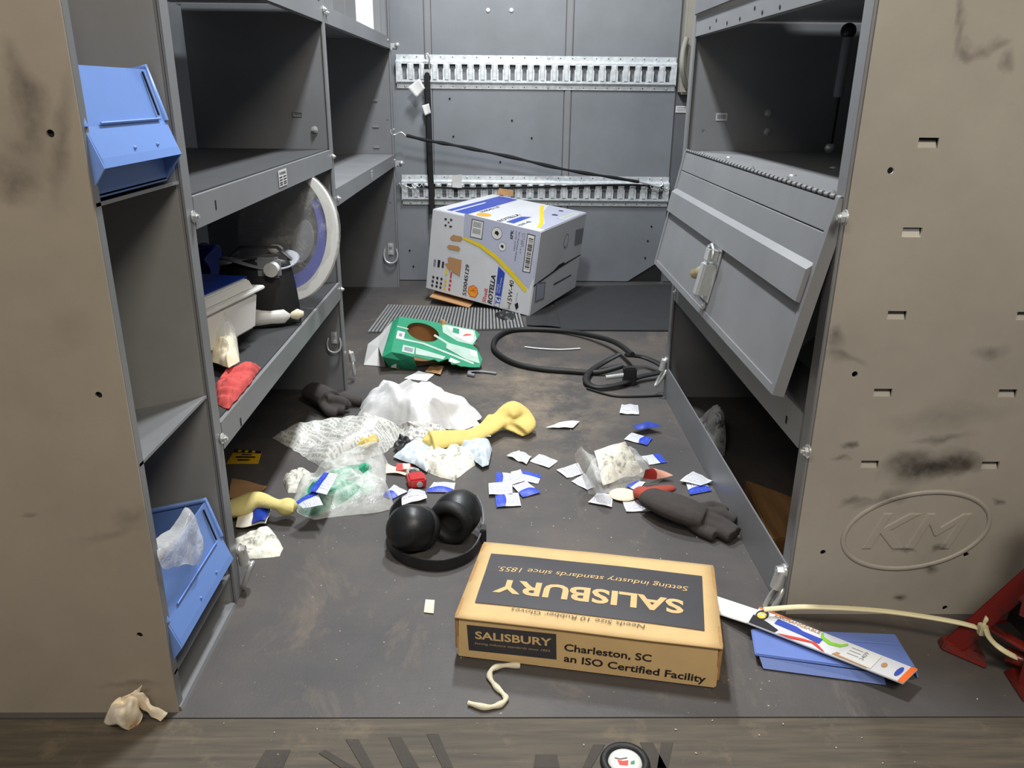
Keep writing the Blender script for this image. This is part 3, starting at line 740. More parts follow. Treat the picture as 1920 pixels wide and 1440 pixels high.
# gas strut
ga, gb = V((0.78, 1.9402, 0.9374)), V((0.78, 1.9516, 0.6835)); gm = ga.lerp(gb, .55)
g = MB().cyl(ga, gm, .011, n=14).build('gas_strut', 'inkgrey', cab)
MB().cyl(gm, gb, .0055, n=10).build('strut_rod', 'blackplastic', g); MB().ball(gb, .012).build('strut_ball', 'zinc', g); MB().ball(ga, .017).build('strut_ball', 'blackplastic', g)
# top of the door compartment, sill shelf, kick plate, inner trays
MB().box((.467, 1.124, .662), (.92, 2.08, .666)).build('shelf', 'grey', cab)
for q in ((.52, 1.87, .666), (.52, 1.45, .666), (.60, 1.30, .666), (.66, 1.62, .666)): MB().lathe(q, (0, 0, 1), [(0, .003), (.004, .0025), (.007, .0005), (.007, -.001)], 12).build('screw_head', 'zinc', cab)
shelf(cab, 1.124, 2.072, .342, .058, .44, xl=XR, side=-1)
MB().box((.4655, 1.094, 0), (.4685, 2.102, .088)).build('kick_plate', 'grey', cab, bevel=.001)
for (pa, pb) in (((0.5587, 1.3, 0.4347), (0.5125, 1.3, 0.3838)), ((0.559, 1.3, 0.3441), (0.5192, 1.3, 0.2991))):
    a, b = V(pa), V(pb); b2 = a + (a - b) * 2.2
    MB().hexa([b, V((b2.x, b.y, b2.z)), V((b2.x, 2.05, b2.z)), V((b.x, 2.05, b.z))] + [q + V((0, 0, .004)) for q in (b, V((b2.x, b.y, b2.z)), V((b2.x, 2.05, b2.z)), V((b.x, 2.05, b.z)))]).build('inner_tray', 'grey', cab)
MB().box((.60, 1.13, .345), (.603, 2.05, .655)).build('inner_panel', 'wall2', cab)
for q in ((0.466, 1.08, 0.6459), (0.466, 1.0839, 0.2972)): bolt(q, (-1, 0, 0), .0075, cab)
bolt((0.464, 2.0545, 0.3078), (-1, 0, 0), .005, cab)
anchor((0.466, 1.104, 0.0743), (-1, 0, 0), 1.45, cab, .4); anchor((0.463, 2.0924, 0.1047), (-1, 0, 0), 1.3, cab, .5)
for q in ((0.465, 1.1847, 0.3064),):
    MB().box((XR - .0022, q[1] - .003, q[2] - .006), (XR - .0008, q[1] + .003, q[2] + .006)).build('slot', 'darkhole', cab)

# hinged drop door, hanging slightly open
HX, HZ = .465, .668; DL = .292
dd = V((-.056, 0, -.286)).normalized(); dn = V((dd.z, 0, -dd.x))          # down the door / out of the door
def D(y, s, h): return V((HX, y, HZ)) + dd * s + dn * h
Y0, Y1 = 1.098, 2.068
def strip(mb, y0, y1, prof, mi=0):
    """sheet with the cross-section prof [(s, h)] run from y0 to y1"""
    vs = [D(y0, s, h) for s, h in prof] + [D(y1, s, h) for s, h in prof]; n = len(prof)
    mb.add(vs, [(i, i + 1, n + i + 1, n + i) for i in range(n - 1)], mi); return mb
m = MB(); strip(m, Y0 + .012, Y1 - .012, [(.004, .0), (.046, .0), (.048, -.005), (.051, 0), (.094, 0), (.104, .010), (.150, .010), (.1515, .0), (DL, 0)])
door = m.build('drop_door', 'grey', cab, solid=.0012)
for y in (Y0 + .0125, Y1 - .0125):
    MB().hexa([D(y - .0006, .094, 0), D(y + .0006, .094, 0), D(y + .0006, .151, 0), D(y - .0006, .151, 0), D(y - .0006, .104, .010), D(y + .0006, .104, .010), D(y + .0006, .150, .010), D(y - .0006, .150, .010)]).build('band_end', 'grey', door)
fr = MB()
for a, b in ((Y0, Y0 + .013), (Y1 - .013, Y1)):
    fr.hexa([D(a, .0, -.014), D(b, 0, -.014), D(b, DL, -.014), D(a, DL, -.014), D(a, 0, .004), D(b, 0, .004), D(b, DL, .004), D(a, DL, .004)])
ya, yb = Y0 + .0132, Y1 - .0132
fr.hexa([D(ya, DL - .012, -.014), D(yb, DL - .012, -.014), D(yb, DL, -.014), D(ya, DL, -.014), D(ya, DL - .012, .004), D(yb, DL - .012, .004), D(yb, DL, .004), D(ya, DL, .004)])
fr.build('door_frame', 'grey', door)
hg = MB(); N = 44
for k in range(N):
    a = Y0 + (Y1 - Y0) * k / N; hg.cyl((HX, a, HZ + .001), (HX, a + (Y1 - Y0) / N * .62, HZ + .0005), .0034, n=8)
hg.build('piano_hinge', 'grey', door)
hb = MB().cyl((HX, Y0, HZ), (HX, Y1, HZ), .0025, n=6).build('hinge_pin', 'darkhole', door)
for k in range(5): bolt((HX + .02, Y0 + .08 + k * .2, HZ - .002), (0, 0, 1), .004, door, 'hinge_screw')
# draw latch on the door, hasp and spring bolt
ly = 1.56
def lb(y0, y1, s0, s1, h0, h1):
    return [D(y0, s0, h0), D(y1, s0, h0), D(y1, s1, h0), D(y0, s1, h0), D(y0, s0, h1), D(y1, s0, h1), D(y1, s1, h1), D(y0, s1, h1)]
la = MB().hexa(lb(ly - .03, ly + .03, .150, .262, .002, .005)).build('latch_plate', 'zinc', door, bevel=.001)
MB().hexa(lb(ly - .026, ly + .004, .185, .255, .02, .030)).build('latch_lever', 'zinc', la, bevel=.004)
MB().hexa(lb(ly - .022, ly, .188, .25, .004, .02)).build('latch_block', 'zinc', la)
a = MB(); a.tube([D(ly - .03, .175, .02), D(ly - .03, .158, .022), D(ly - .01, .150, .022), D(ly + .01, .158, .022), D(ly + .01, .178, .02)], .003, 8); a.hexa(lb(ly - .02, ly + .006, .160, .182, .006, .026)); a.build('draw_bail', 'zinc', la)
a = MB(); a.cyl(D(ly + .032, .215, .012), D(ly + .075, .228, .014), .0075, n=12); a.cyl(D(ly + .012, .212, .012), D(ly + .04, .216, .012), .014, n=12)
for k in range(3): a.cyl(D(ly + .05 + k * .012, .220 + k * .003, .013), D(ly + .054 + k * .012, .221 + k * .003, .013), .011, n=12)
a.build('spring_bolt', 'brass', la)
bolt(D(ly - .012, .272, .002), dn, .005, la)

# ================================================================== BACK WALL HARDWARE
def etrack(name, x0, x1, z0, z1, label, n, dents=0):
    r = thing(name, ((x0 + x1) / 2, YB, z0), label, 'cargo track', 'logistic tracks on the back wall')
    h = z1 - z0; y = YB - .002
    a = MB()
    # top and bottom flanges, sloped webs, slotted face
    a.box((x0, y - .002, z1 - .020), (x1, y, z1)); a.box((x0, y - .002, z0), (x1, y, z0 + .017))
    yf = y - .018
    a.add([(x0, y - .002, z1 - .020), (x1, y - .002, z1 - .020), (x1, yf, z1 - .028), (x0, yf, z1 - .028)], [(3, 2, 1, 0)])
    a.add([(x0, y - .002, z0 + .017), (x1, y - .002, z0 + .017), (x1, yf, z0 + .025), (x0, yf, z0 + .025)], [(0, 1, 2, 3)])
    pitch = (x1 - x0 - .02) / n; hl = []
    for k in range(n):
        c = x0 + .01 + pitch * (k + .5)
        zb, zt = z0 + .034, z1 - .036
        hl.append([(c - .0085, zb), (c + .0085, zb), (c + .0085, zt - .02), (c + .012, zt - .016), (c + .012, zt), (c - .012, zt), (c - .012, zt - .016), (c - .0085, zt - .02)])
    me = plate_mesh(rect(x0, z0 + .025, x1, z1 - .028), hl, .0022)
    a.mesh(me, Matrix.Translation((0, yf + .001, 0)) @ XZ)
    for x in (x0, x1): a.box((x - .001, yf, z0 + .02), (x + .001, y, z1 - .022))
    for k in range(n):                                       # pressed ribs between the slots
        c = x0 + .01 + pitch * (k + 1)
        if k < n - 1: a.hexa([(c - .006, yf - .003, z0 + .036), (c + .006, yf - .003, z0 + .036), (c + .009, yf, z0 + .032), (c - .009, yf, z0 + .032), (c - .006, yf - .003, z1 - .038), (c + .006, yf - .003, z1 - .038), (c + .009, yf, z1 - .034), (c - .009, yf, z1 - .034)])
    rail = a.build('slotted_rail', 'galv', r)
    hd = MB(); sc = MB()
    for k in range(n):
        c = x0 + .01 + pitch * (k + .5)
        for z in (z1 - .009, z0 + .008):
            if k in (0, 5, 12, n - 1): sc.ball((c, y - .003, z), .005, (1, .6, 1), n=8, m=6)
            else: hd.cyl((c, y - .0015, z), (c, y - .0027, z), .0024, n=6)
    sc.build('rivet_row', 'zinc', r)['kind'] = 'stuff'; hd.build('nail_hole_row', 'darkhole', r)['kind'] = 'stuff'
    return r
etrack('cargo_track', -.430, .722, .812, .942, 'upper galvanised slotted cargo track on the grey back wall', 23)
etrack('cargo_track', -.424, .728, .338, .464, 'lower galvanised slotted cargo track behind the white oil carton', 23)

# upright black strap hooked in the upper track
sp = [(-0.3008, 3.495, 0.9052), (-0.3015, 3.485, 0.8442), (-0.2994, 3.48, 0.7413), (-0.2982, 3.48, 0.615), (-0.2979, 3.49, 0.4843), (-0.2951, 3.485, 0.3962), (-0.2943, 3.48, 0.3181)]
s = thing('ratchet_strap', (sp[3][0], 3.48, .3), 'black webbing strap hanging from the upper cargo track, with white tags', 'strap')
MB().tube(catmull(sp, 6), .012, 8, flat=.18, up=(0, 1, 0)).build('webbing', 'blackstrap', s)
a = MB(); p = V(sp[0]); a.tube([p + V((-.006, 0, .02)), p + V((-.008, -.01, .035)), p + V((.004, -.012, .04)), p + V((.01, -.004, .02)), p + V((.008, 0, -.03))], .004, 8)
a.box(p + V((-.014, -.008, -.045)), p + V((.014, .002, -.02))); a.build('end_fitting', 'zinc', s)
def paper_tag(parent, name, pix4, yy, mats='white'):
    c = [V(q) for q in pix4]; mb = MB(); n = 6; vs = []
    for j in range(n + 1):
        for i in range(n + 1):
            u, v = i / n, j / n; q = c[0].lerp(c[1], u).lerp(c[3].lerp(c[2], u), v); vs.append(q + V((0, .004 * math.sin(u * 3), 0)))
    mb.add(vs, [(j * 7 + i, j * 7 + i + 1, (j + 1) * 7 + i + 1, (j + 1) * 7 + i) for j in range(n) for i in range(n)], 0, None, True)
    return mb.build(name, mats, parent, solid=.0006)
paper_tag(s, 'paper_tag', [(-0.3808, 3.465, 0.8147), (-0.3321, 3.465, 0.8497), (-0.3093, 3.465, 0.8134), (-0.3452, 3.465, 0.7762)], 3.46)
paper_tag(s, 'sewn_label', [(-0.3247, 3.47, 0.7454), (-0.296, 3.47, 0.754), (-0.2882, 3.47, 0.7167), (-0.3127, 3.47, 0.706)], 3.46)

# bungee cord across the wall, hooked at both ends
bp_ = [(-0.385, 3.405, 0.6306), (-0.3033, 3.41, 0.6123), (-0.173, 3.42, 0.5898), (0.0477, 3.44, 0.5458), (0.2736, 3.46, 0.4965), (0.4803, 3.475, 0.464), (0.5924, 3.485, 0.4463)]
s = thing('bungee_cord', (0, 3.45, .6), 'black bungee cord stretched diagonally across the back wall', 'bungee cord')
cp = catmull(bp_, 10)
MB().tube(cp, [.0065 + .0018 * math.sin(i * .9) * (1 if 12 < i < 50 else .3) for i in range(len(cp))], 8).build('cord', 'blackstrap', s)
MB().tube(catmull([(-0.3894, 3.405, 0.6305), (-0.4063, 3.405, 0.6429), (-0.4284, 3.405, 0.6343), (-0.4429, 3.4, 0.6344), (-0.4466, 3.4, 0.6489), (-0.4312, 3.4, 0.6553)], 5), .0035, 8).build('wire_hook', 'zinc', s)
MB().tube(catmull([(0.5924, 3.485, 0.4463), (0.6319, 3.485, 0.4378), (0.6726, 3.49, 0.4264), (0.695, 3.49, 0.4333), (0.6912, 3.5, 0.4479)], 5), .004, 8).build('wire_hook', 'zinc', s)
# thin black cord lying along the lower track
s = thing('elastic_rope', (0, 3.49, .4), 'thin black elastic rope strung along the lower cargo track', 'rope')
cp = catmull([(-0.3575, 3.5, 0.4186), (-0.2472, 3.49, 0.4139), (-0.0876, 3.495, 0.4125), (0.1413, 3.495, 0.419), (0.3702, 3.495, 0.4277), (0.5758, 3.49, 0.4323), (0.6565, 3.49, 0.4263)], 8)
MB().tube(cp, .0042, 8).build('cord', 'blackstrap', s)
for k, (x, yy) in enumerate(((768, 348), (1232, 352))):
    a = MB(); q = V((-0.3888, 3.495, 0.4211) if k == 0 else (0.6693, 3.495, 0.4214))
    for i in range(7):
        w = i * .9; a.tube([q + V((.016 * (i - 3) - .006, -.004, .006 * math.sin(w * 2))), q + V((.016 * (i - 3) + .006, -.008, .012 * math.cos(w))), q + V((.016 * (i - 3) + .012, -.003, -.006))], .0025, 6)
    a.build('wire_end', 'zinc', s)
# white card tucked in the lower track
p = [(-0.2075, 3.488, 0.4655), (-0.1643, 3.488, 0.4703), (-0.165, 3.488, 0.4149), (-0.2061, 3.488, 0.4123)]
c = MB(); c.hexa([V(p[3]), V(p[2]), V(p[2]) + V((0, .001, 0)), V(p[3]) + V((0, .001, 0)), V(p[0]), V(p[1]), V(p[1]) + V((0, .001, 0)), V(p[0]) + V((0, .001, 0))])
tag(c.build('paper_card', 'white', root=p[3]), 'small white card hanging on the lower cargo track', 'card')

# ================================================================== BLUE BINS IN THE RACK
def bin_(zb, label):
    y0, y1 = .884, 1.100; x_b = -.69
    r = thing('storage_bin', (-.55, .99, zb - .03), label, 'storage bin', 'blue parts bins in the rack')
    fp = [(-.446, .004), (-.446, .034), (-.423, .036), (-.426, .046), (-.438, .078), (-.453, .140)]   # front section, bottom to top
    th = .003
    a = MB(); n = len(fp)
    vs = [(x, y0 + .002, zb + z) for x, z in fp] + [(x, y1 - .002, zb + z) for x, z in fp]
    a.add(vs, [(i, n + i, n + i + 1, i + 1) for i in range(n - 1)])
    fr = a.build('front_panel', 'bluebin', r, solid=th)
    tl = -.22
    def zz(x, z): return zb + z + (x + .446) * (-tl) * -1 * -1
    for y in (y0, y1):
        prof = [(-.446, .004), (-.423, .036), (-.438, .078), (-.453, .142), (x_b, .142), (x_b, .004)]
        prof = [(x, z + (x + .446) * .22 * (1 if x < -.5 else 0)) for x, z in prof]
        m = plate_mesh([(x, zb + z) for x, z in prof], [], th)
        MB().mesh(m, Matrix.Translation((0, y, 0)) @ XZ).build('side_wall', 'bluebin', r)
        rim = [V((x, y, zb + z)) for x, z in prof[2:5]]
        MB().tube(rim, .0045, 8).build('rim', 'bluebin', r)
    zk = (x_b + .446) * .22
    MB().box((x_b - .003, y0, zb + zk), (x_b, y1, zb + .142 + zk)).build('back_wall', 'bluebin', r)
    MB().hexa([(-.446, y0, zb + .002), (-.446, y1, zb + .002), (x_b, y1, zb + zk + .002), (x_b, y0, zb + zk + .002), (-.446, y0, zb + .006), (-.446, y1, zb + .006), (x_b, y1, zb + zk + .006), (x_b, y0, zb + zk + .006)]).build('bottom', 'bluebin', r)
    # slit where the window slides in, and moulded dimples
    a = MB(); p, q = V((-.4515, y1 - .022, zb + .137)), V((-.4380, y1 - .022, zb + .085))
    a.hexa([p + V((.0005, -.0012, 0)), p + V((.0005, .0012, 0)), q + V((.0005, .0012, 0)), q + V((.0005, -.0012, 0)), p + V((.0025, -.0012, 0)), p + V((.0025, .0012, 0)), q + V((.0025, .0012, 0)), q + V((.0025, -.0012, 0))]); a.build('window_slit', 'darkhole', r)
    MB().tube([(-.4365, y0 + .035, zb + .081), (-.4365, y1 - .02, zb + .081)], .0013, 8).build('crease_bead', 'bluebin', r)
    for y in (y0 + .09, y0 + .155): MB().ball((-.4275, y, zb + .052), .0022).build('moulded_pip', 'bluebin', r)
    return r
bin_(.683, 'blue plastic parts bin on the top shelf of the bin rack')
bin_(.061, 'blue plastic parts bin with a clear bag hanging out, bottom of the rack')
# clear zip bag hanging out of the lower bin
def drape(name, pts_rows, mat, label, cat, amp=.01, freq=30, seed=3, root=None):
    """loose film through rows of world points, smoothed and wrinkled"""
    rows = [catmull(r, 6) for r in pts_rows]; cols = list(zip(*rows)); cols = [catmull(c, 6) for c in cols]
    nu, nv = len(cols), len(cols[0]); vs = []; uv = []
    for i, c in enumerate(cols):
        for j, p in enumerate(c):
            w = amp * nz(p, freq, seed) + amp * .7 * (crease(p, freq * .8, seed) - .3); vs.append(p + V((w * .6, -w * .5, w))); uv.append((i / (nu - 1), j / (nv - 1)))
    m = MB(); m.add(vs, [(i * nv + j, i * nv + j + 1, (i + 1) * nv + j + 1, (i + 1) * nv + j) for i in range(nu - 1) for j in range(nv - 1)], 0, uv, True)
    if label is None: return m
    return tag(m.build(name, mat, root=root), label, cat)
drape('zip_bag', [[(-0.455, 0.9264, 0.2392), (-0.455, 0.9824, 0.2268), (-0.455, 1.0332, 0.2282), (-0.455, 1.0536, 0.1944)], [(-0.432, 0.8794, 0.2483), (-0.432, 0.9434, 0.2331), (-0.432, 0.9951, 0.228), (-0.432, 1.0158, 0.1897)], [(-0.428, 0.8784, 0.2309), (-0.428, 0.9341, 0.2099), (-0.428, 0.9798, 0.1984), (-0.428, 1.001, 0.1677)], [(-0.428, 0.8954, 0.215), (-0.428, 0.9376, 0.1926), (-0.428, 0.972, 0.1703), (-0.428, 0.9813, 0.1608)]],
      'milky', 'crumpled clear zip bag draped over the front of the lower blue bin', 'plastic bag', .008, 40, 5)

# ================================================================== ON THE LOWER SHELF OF THE FIRST BAY
ZS = .3148
# white plastic box, lid askew, tilted back
r = thing('plastic_box', (-.56, 1.50, .352), 'white plastic storage box with raised lid on an added dark bundle, lower left shelf', 'box')
A = V((-0.5071, 1.4154, 0.352)); B = V((-0.4805, 1.552, 0.352)); u = (B - A).normalized(); A = B - u * .25
w = V((-u.y, u.x, 0)); up = V((0, 0, 1))
def wb(a, b, c, d, e, f): return [A + u * x + w * y + up * z for z in (e, f) for x, y in ((a, c), (b, c), (b, d), (a, d))]
MB().hexa([A + u * .01 + w * .006, B - u * .01 + w * .006, B - u * .01 + w * .15, A + u * .01 + w * .15] + [A + up * .072, B + up * .072, B + w * .156 + up * .072, A + w * .156 + up * .072]).build('tub', 'whiteplastic', r, bevel=.005)
MB().hexa(wb(-.004, .274, -.004, .16, .0725, .080)).build('lid_rim', 'whiteplastic', r, bevel=.002)
MB().hexa([A + u * .004 + w * .004 + up * .08, B - u * .004 + w * .004 + up * .08, B - u * .004 + w * .15 + up * .08, A + u * .004 + w * .15 + up * .08, A + u * .012 + w * .01 + up * .1, B - u * .012 + w * .01 + up * .1, B - u * .012 + w * .145 + up * .1, A + u * .012 + w * .145 + up * .1]).build('lid', 'whiteplastic', r, bevel=.003)
MB().hexa(wb(.02, .25, .02, .14, .1, .102)).build('lid_label', 'navy', r)
tag(lump([tuple(A + u * .03 + w * .03 + V((0, 0, -.0365))), tuple(B - u * .07 + w * .03 + V((0, 0, -.0365))), tuple(B - u * .07 + w * .11 + V((0, 0, -.0365))), tuple(A + u * .03 + w * .11 + V((0, 0, -.0365)))], .032, seed=15, fold=.1, freq=10, power=4).build('added_bundle', 'darkglove'), 'added dark bundle under the white storage box', 'cloth')  # added prop, lifts the box so its front catches the lamp
# white bottle on its side
p, q = V((-0.4915, 1.6759, 0.338)), V((-0.4358, 1.7039, 0.338))
p.x -= .04; d = (q - p).normalized(); L = .150; p = q - d * L
r = thing('squeeze_bottle', (p.x, p.y, ZS), 'small white squeeze bottle lying on the lower left shelf', 'bottle')
MB().lathe(p, d, [(0, 0), (.02, .001), (.0225, .006), (.0225, .10), (.021, .112), (.012, .124), (.010, .128), (0, .128)], 22).build('bottle_body', 'whiteplastic', r)
MB().lathe(p + d * .126, d, [(.012, 0), (.0125, .016), (.009, .02), (.005, .028), (0, .028)], 16).build('cap', 'cream', r)
# dark headgear: shell, ratchet band and knob
c0 = V((-.528, 1.70, ZS))
r = thing('face_shield', c0, 'black face shield headgear with grey ratchet band on the lower left shelf', 'face shield')
a = MB(); vs = []; nu, nv = 20, 10
for j in range(nv + 1):
    for i in range(nu + 1):
        t = i / nu; ang = PI * (1.08 * t + .02) + .5; rr = .104 - .020 * (j / nv) ** 2
        vs.append(c0 + V((rr * math.cos(ang) * 1.0, -rr * math.sin(ang) * .8 + .05, .002 + .135 * (j / nv) - .02 * math.sin(t * PI) * (1 - j / nv) + .012 * math.sin(t * 7))))
a.add(vs, [(j * (nu + 1) + i, j * (nu + 1) + i + 1, (j + 1) * (nu + 1) + i + 1, (j + 1) * (nu + 1) + i) for j in range(nv) for i in range(nu)], 0, None, True)
a.build('visor_shell', 'blackplastic', r, solid=.003)
ctr = c0 + V((0, .04, .135))
bandp = [ctr + V((.074 * math.cos(w) , .062 * math.sin(w), .01 * math.sin(w * 2))) for w in [2 * PI * i / 36 for i in range(36)]]
MB().tube(bandp, .013, 8, closed=True, flat=.22, up=(0, 0, 1)).build('head_band', 'inkgrey', r)
MB().tube([ctr + V((-.072, 0, 0)), ctr + V((-.04, 0, .028)), ctr + V((.04, 0, .028)), ctr + V((.072, 0, 0))], .009, 8, flat=.3, up=(0, 0, 1)).build('crown_strap', 'inkdark', r)
k0 = ctr + V((.035, -.054, -.005)); a = MB(); a.hexa([k0 + V(v) for v in ((-.026, -.012, -.022), (.026, -.012, -.022), (.026, .004, -.022), (-.026, .004, -.022), (-.026, -.012, .022), (.026, -.012, .022), (.026, .004, .022), (-.026, .004, .022))]); a.build('ratchet_case', 'inkgrey', r, bevel=.005)
MB().cyl(k0 + V((.012, -.012, 0)), k0 + V((.012, -.032, 0)), .015, n=16).build('ratchet_knob', 'greywhite', r)
MB().ball(ctr + V((-.068, -.02, .0)), .014, (1, 1, .7)).build('side_button', 'greywhite', r)
MB().ball(ctr + V((.02, .058, .012)), .018, (1, 1, .6)).build('side_button', 'greywhite', r)
# bagged crescent shaped brim, white with a blue band, standing on edge
c0 = V((-.500, 1.885, ZS + .166)); r = thing('sun_brim', (c0.x, c0.y, ZS), 'white and blue crescent hard hat brim sealed in a clear bag, leaning on the shelf', 'brim')
def cres(r0, r1, a0, a1, off, th, name, mat):
    m = MB(); n = 30; vs = []
    e1 = V((.93, -.22, 0)).normalized(); e2 = V((.05, .20, .97)).normalized(); en = e1.cross(e2).normalized()
    for i in range(n + 1):
        w = a0 + (a1 - a0) * i / n; tp = math.sin(PI * min(1, max(0, i / n))) ** .35
        for rr in (r0 + (1 - tp) * (r1 - r0) * .5, r1 - (1 - tp) * (r1 - r0) * .5):
            for h in (-th, th): vs.append(c0 + (e1 * math.cos(w) * .80 + e2 * math.sin(w)) * rr + en * (h + off))
    f = []
    for i in range(n):
        b = i * 4; f += [(b, b + 2, b + 6, b + 4), (b + 1, b + 5, b + 7, b + 3), (b, b + 4, b + 5, b + 1), (b + 2, b + 3, b + 7, b + 6)]
    f += [(0, 1, 3, 2), (n * 4, n * 4 + 2, n * 4 + 3, n * 4 + 1)]
    m.add(vs, f); return m.build(name, mat, r, bevel=.001)
cres(.126, .160, -2.0, 1.25, 0, .006, 'brim', 'white'); cres(.092, .132, -1.95, .85, -.006, .005, 'blue_band', plain('lavender_blue_band', rgb(104, 112, 186), .5)); cres(.02, .088, -1.2, .6, .004, .002, 'inner_card', 'inkgrey')
bo = []
for i in range(40):
    w = 2 * PI * i / 40; bo.append((w, .160 + .004 * math.sin(w * 3 + 1)))
m = MB(); e1 = V((.93, -.22, 0)).normalized(); e2 = V((.05, .20, .97)).normalized(); en = e1.cross(e2).normalized(); vs = []
for sgn in (-1, 1):
    for q in range(7):
        for w, rr in bo:
            t = q / 6; p = c0 + (e1 * math.cos(w) * .82 + e2 * math.sin(w)) * rr * t; b = .017 * (1 - t ** 3) + .004 * nz(p, 45, 3)
            vs.append(p + en * sgn * (b + .0005))
for sgn in (0, 1):
    m.f += [[sgn * 280 + q * 40 + k, sgn * 280 + q * 40 + (k + 1) % 40, sgn * 280 + (q + 1) * 40 + (k + 1) % 40, sgn * 280 + (q + 1) * 40 + k] for q in range(6) for k in range(40)]
m.v = vs; m.mi = [0] * len(m.f); m.uv = [None] * len(m.f); m.smooth = [True] * len(m.f)
m.build('clear_bag', 'clear', r)
# deep blue bag at the back of the shelf
ol = [(-.78, 1.74, ZS), (-.72, 1.72, ZS), (-.66, 1.76, ZS), (-.64, 1.84, ZS), (-.66, 1.95, ZS), (-.74, 1.99, ZS), (-.79, 1.88, ZS)]
tag(lump(ol, .17, seed=4, fold=.22, freq=11, power=3).build('bag', 'navy'), 'deep blue plastic bag slumped at the back of the lower left shelf', 'bag')
# small clear bag with cream contents, and the red rag under it
ol = [(-0.5221, 1.3713, 0.315), (-0.5523, 1.4973, 0.315), (-0.5426, 1.5324, 0.315), (-0.5046, 1.4712, 0.315), (-0.4703, 1.3721, 0.315), (-0.4786, 1.3377, 0.315)]
rg = [(-0.4904, 1.294, 0.315), (-0.4962, 1.3717, 0.315), (-0.4635, 1.4082, 0.315), (-0.4433, 1.3963, 0.315), (-0.438, 1.3217, 0.315), (-0.4373, 1.2438, 0.315), (-0.4372, 1.1963, 0.315), (-0.4573, 1.2053, 0.315)]
tag(lump(rg, .012, seed=9, fold=1.5, freq=22, power=4, ragged=.08).build('shop_rag', 'redrag'), 'crumpled red shop rag at the near end of the lower left shelf', 'rag')
r = thing('parts_bag', (-.50, 1.35, ZS + .02), 'small clear bag of cream coloured pieces on the lower left shelf', 'plastic bag')
lump([V(p) + V((0, 0, .022)) for p in ol], .040, seed=12, fold=.5, freq=26).build('contents', 'cream', r)
lump([V(p) * 1.0 + V((-.004, .012, .021)) for p in ol], .062, seed=14, fold=.5, freq=22).build('bag_film', 'clear', r)

# ================================================================== CARTONS
# kraft glove carton in the foreground
SO = V((-.062, .985, .0005)); sa = -.185; SL, SD, SH = .381, .210, .076
su = V((math.cos(sa), math.sin(sa), 0)); sw = V((-math.sin(sa), math.cos(sa), 0))
def SB(x, y, z): return SO + su * x + sw * y + V((0, 0, z))
gb = thing('glove_carton', SO + su * SL / 2 + sw * SD / 2, 'kraft cardboard glove carton with dark printed panel in the foreground', 'carton')
vs = []
body = MB()
body.hexa([SB(0, 0, 0), SB(SL, 0, 0), SB(SL, SD, 0), SB(0, SD, 0), SB(0.001, 0.0015, SH - .004), SB(SL - .001, .0015, SH - .004), SB(SL, SD, SH - .004), SB(0, SD, SH - .004)])
body.build('carton_body', 'kraft', gb, bevel=.0025)
lid = MB(); n = 16; tv = []
for j in range(n + 1):
    for i in range(n + 1):
        x, y = i / n, j / n
        z = SH - .003 + .004 * math.sin(PI * x) * math.sin(PI * y) + .0015 * nz(V((x * 3, y * 3, 0)), 1.2, 4); tv.append(SB(-.002 + (SL + .004) * x, -.002 + (SD + .003) * y, z))
lid.add(tv, [(j * (n + 1) + i, j * (n + 1) + i + 1, (j + 1) * (n + 1) + i + 1, (j + 1) * (n + 1) + i) for j in range(n) for i in range(n)], 0, None, True)
lid.build('carton_lid', 'kraft', gb, solid=.003)
for x in (-.003, SL - .003): MB().hexa([SB(x, .004, .012), SB(x + .006, .004, .012), SB(x + .006, SD - .006, .012), SB(x, SD - .006, .012), SB(x, .002, SH - .003), SB(x + .006, .002, SH - .003), SB(x + .006, SD - .004, SH - .003), SB(x, SD - .004, SH - .003)]).build('tuck_flap', 'kraftedge', gb, bevel=.001)
def topmap(u, v, h=0):
    z = SH - .003 + .004 * math.sin(PI * u) * math.sin(PI * v) + .0015 * nz(V((u * 3, v * 3, 0)), 1.2, 4)
    return SB(-.002 + (SL + .004) * u, -.002 + (SD + .003) * v, z + .0012 + h)
art = Art(topmap, ['inkdark', 'kraft', 'inkblack'], SL, SD)
c = [(0.052, 0.822), (0.948, 0.817), (0.939, 0.155), (0.058, 0.177)]
N = 14; f = bilin((*c[3], 0), (*c[2], 0), (*c[1], 0), (*c[0], 0))
for i in range(N):
    for j in range(N):
        art.poly([tuple(f(x, y)[:2]) for x, y in ((i / N, j / N), ((i + 1) / N, j / N), ((i + 1) / N, (j + 1) / N), (i / N, (j + 1) / N))], 'inkdark')
art.text('SALISBURY', (0.865, 0.459), (0.113, 0.476), 'kraft', .034, .03, 0, .0006)
art.text('Setting industry standards since 1855.', (0.888, 0.644), (0.103, 0.646), 'kraft', .0125, 0, .2, .0006)
art.text('Needs Size 10 Rubber Gloves', (0.719, 0.135), (0.207, 0.154), 'inkblack', .0085, -.012, .15, .0006)
art.build('printed_panel', gb)
art = Art(bilin(SB(0, -.0002, 0), SB(SL, -.0002, 0), SB(SL, .0013, SH - .004), SB(0, .0013, SH - .004)), ['inkdark', 'kraft', 'inkblack'], SL, SH)
art.poly([(0.041, 0.826), (0.390, 0.857), (0.395, 0.246), (0.049, 0.213)], 'inkdark')
art.text('SALISBURY', (0.075, 0.521), (0.374, 0.562), 'kraft', .0135, .025, 0, .0005)
art.text('Setting industry standards since 1855.', (0.072, 0.383), (0.372, 0.416), 'kraftedge' if False else 'kraft', .0040, -.01, .2, .0005)
art.text('Charleston, SC', (0.423, 0.490), (0.753, 0.472), 'inkblack', .0125, .018)
art.text('an ISO Certified Facility', (0.423, 0.228), (0.958, 0.135), 'inkblack', .0125, .018)
art.build('printed_front', gb)

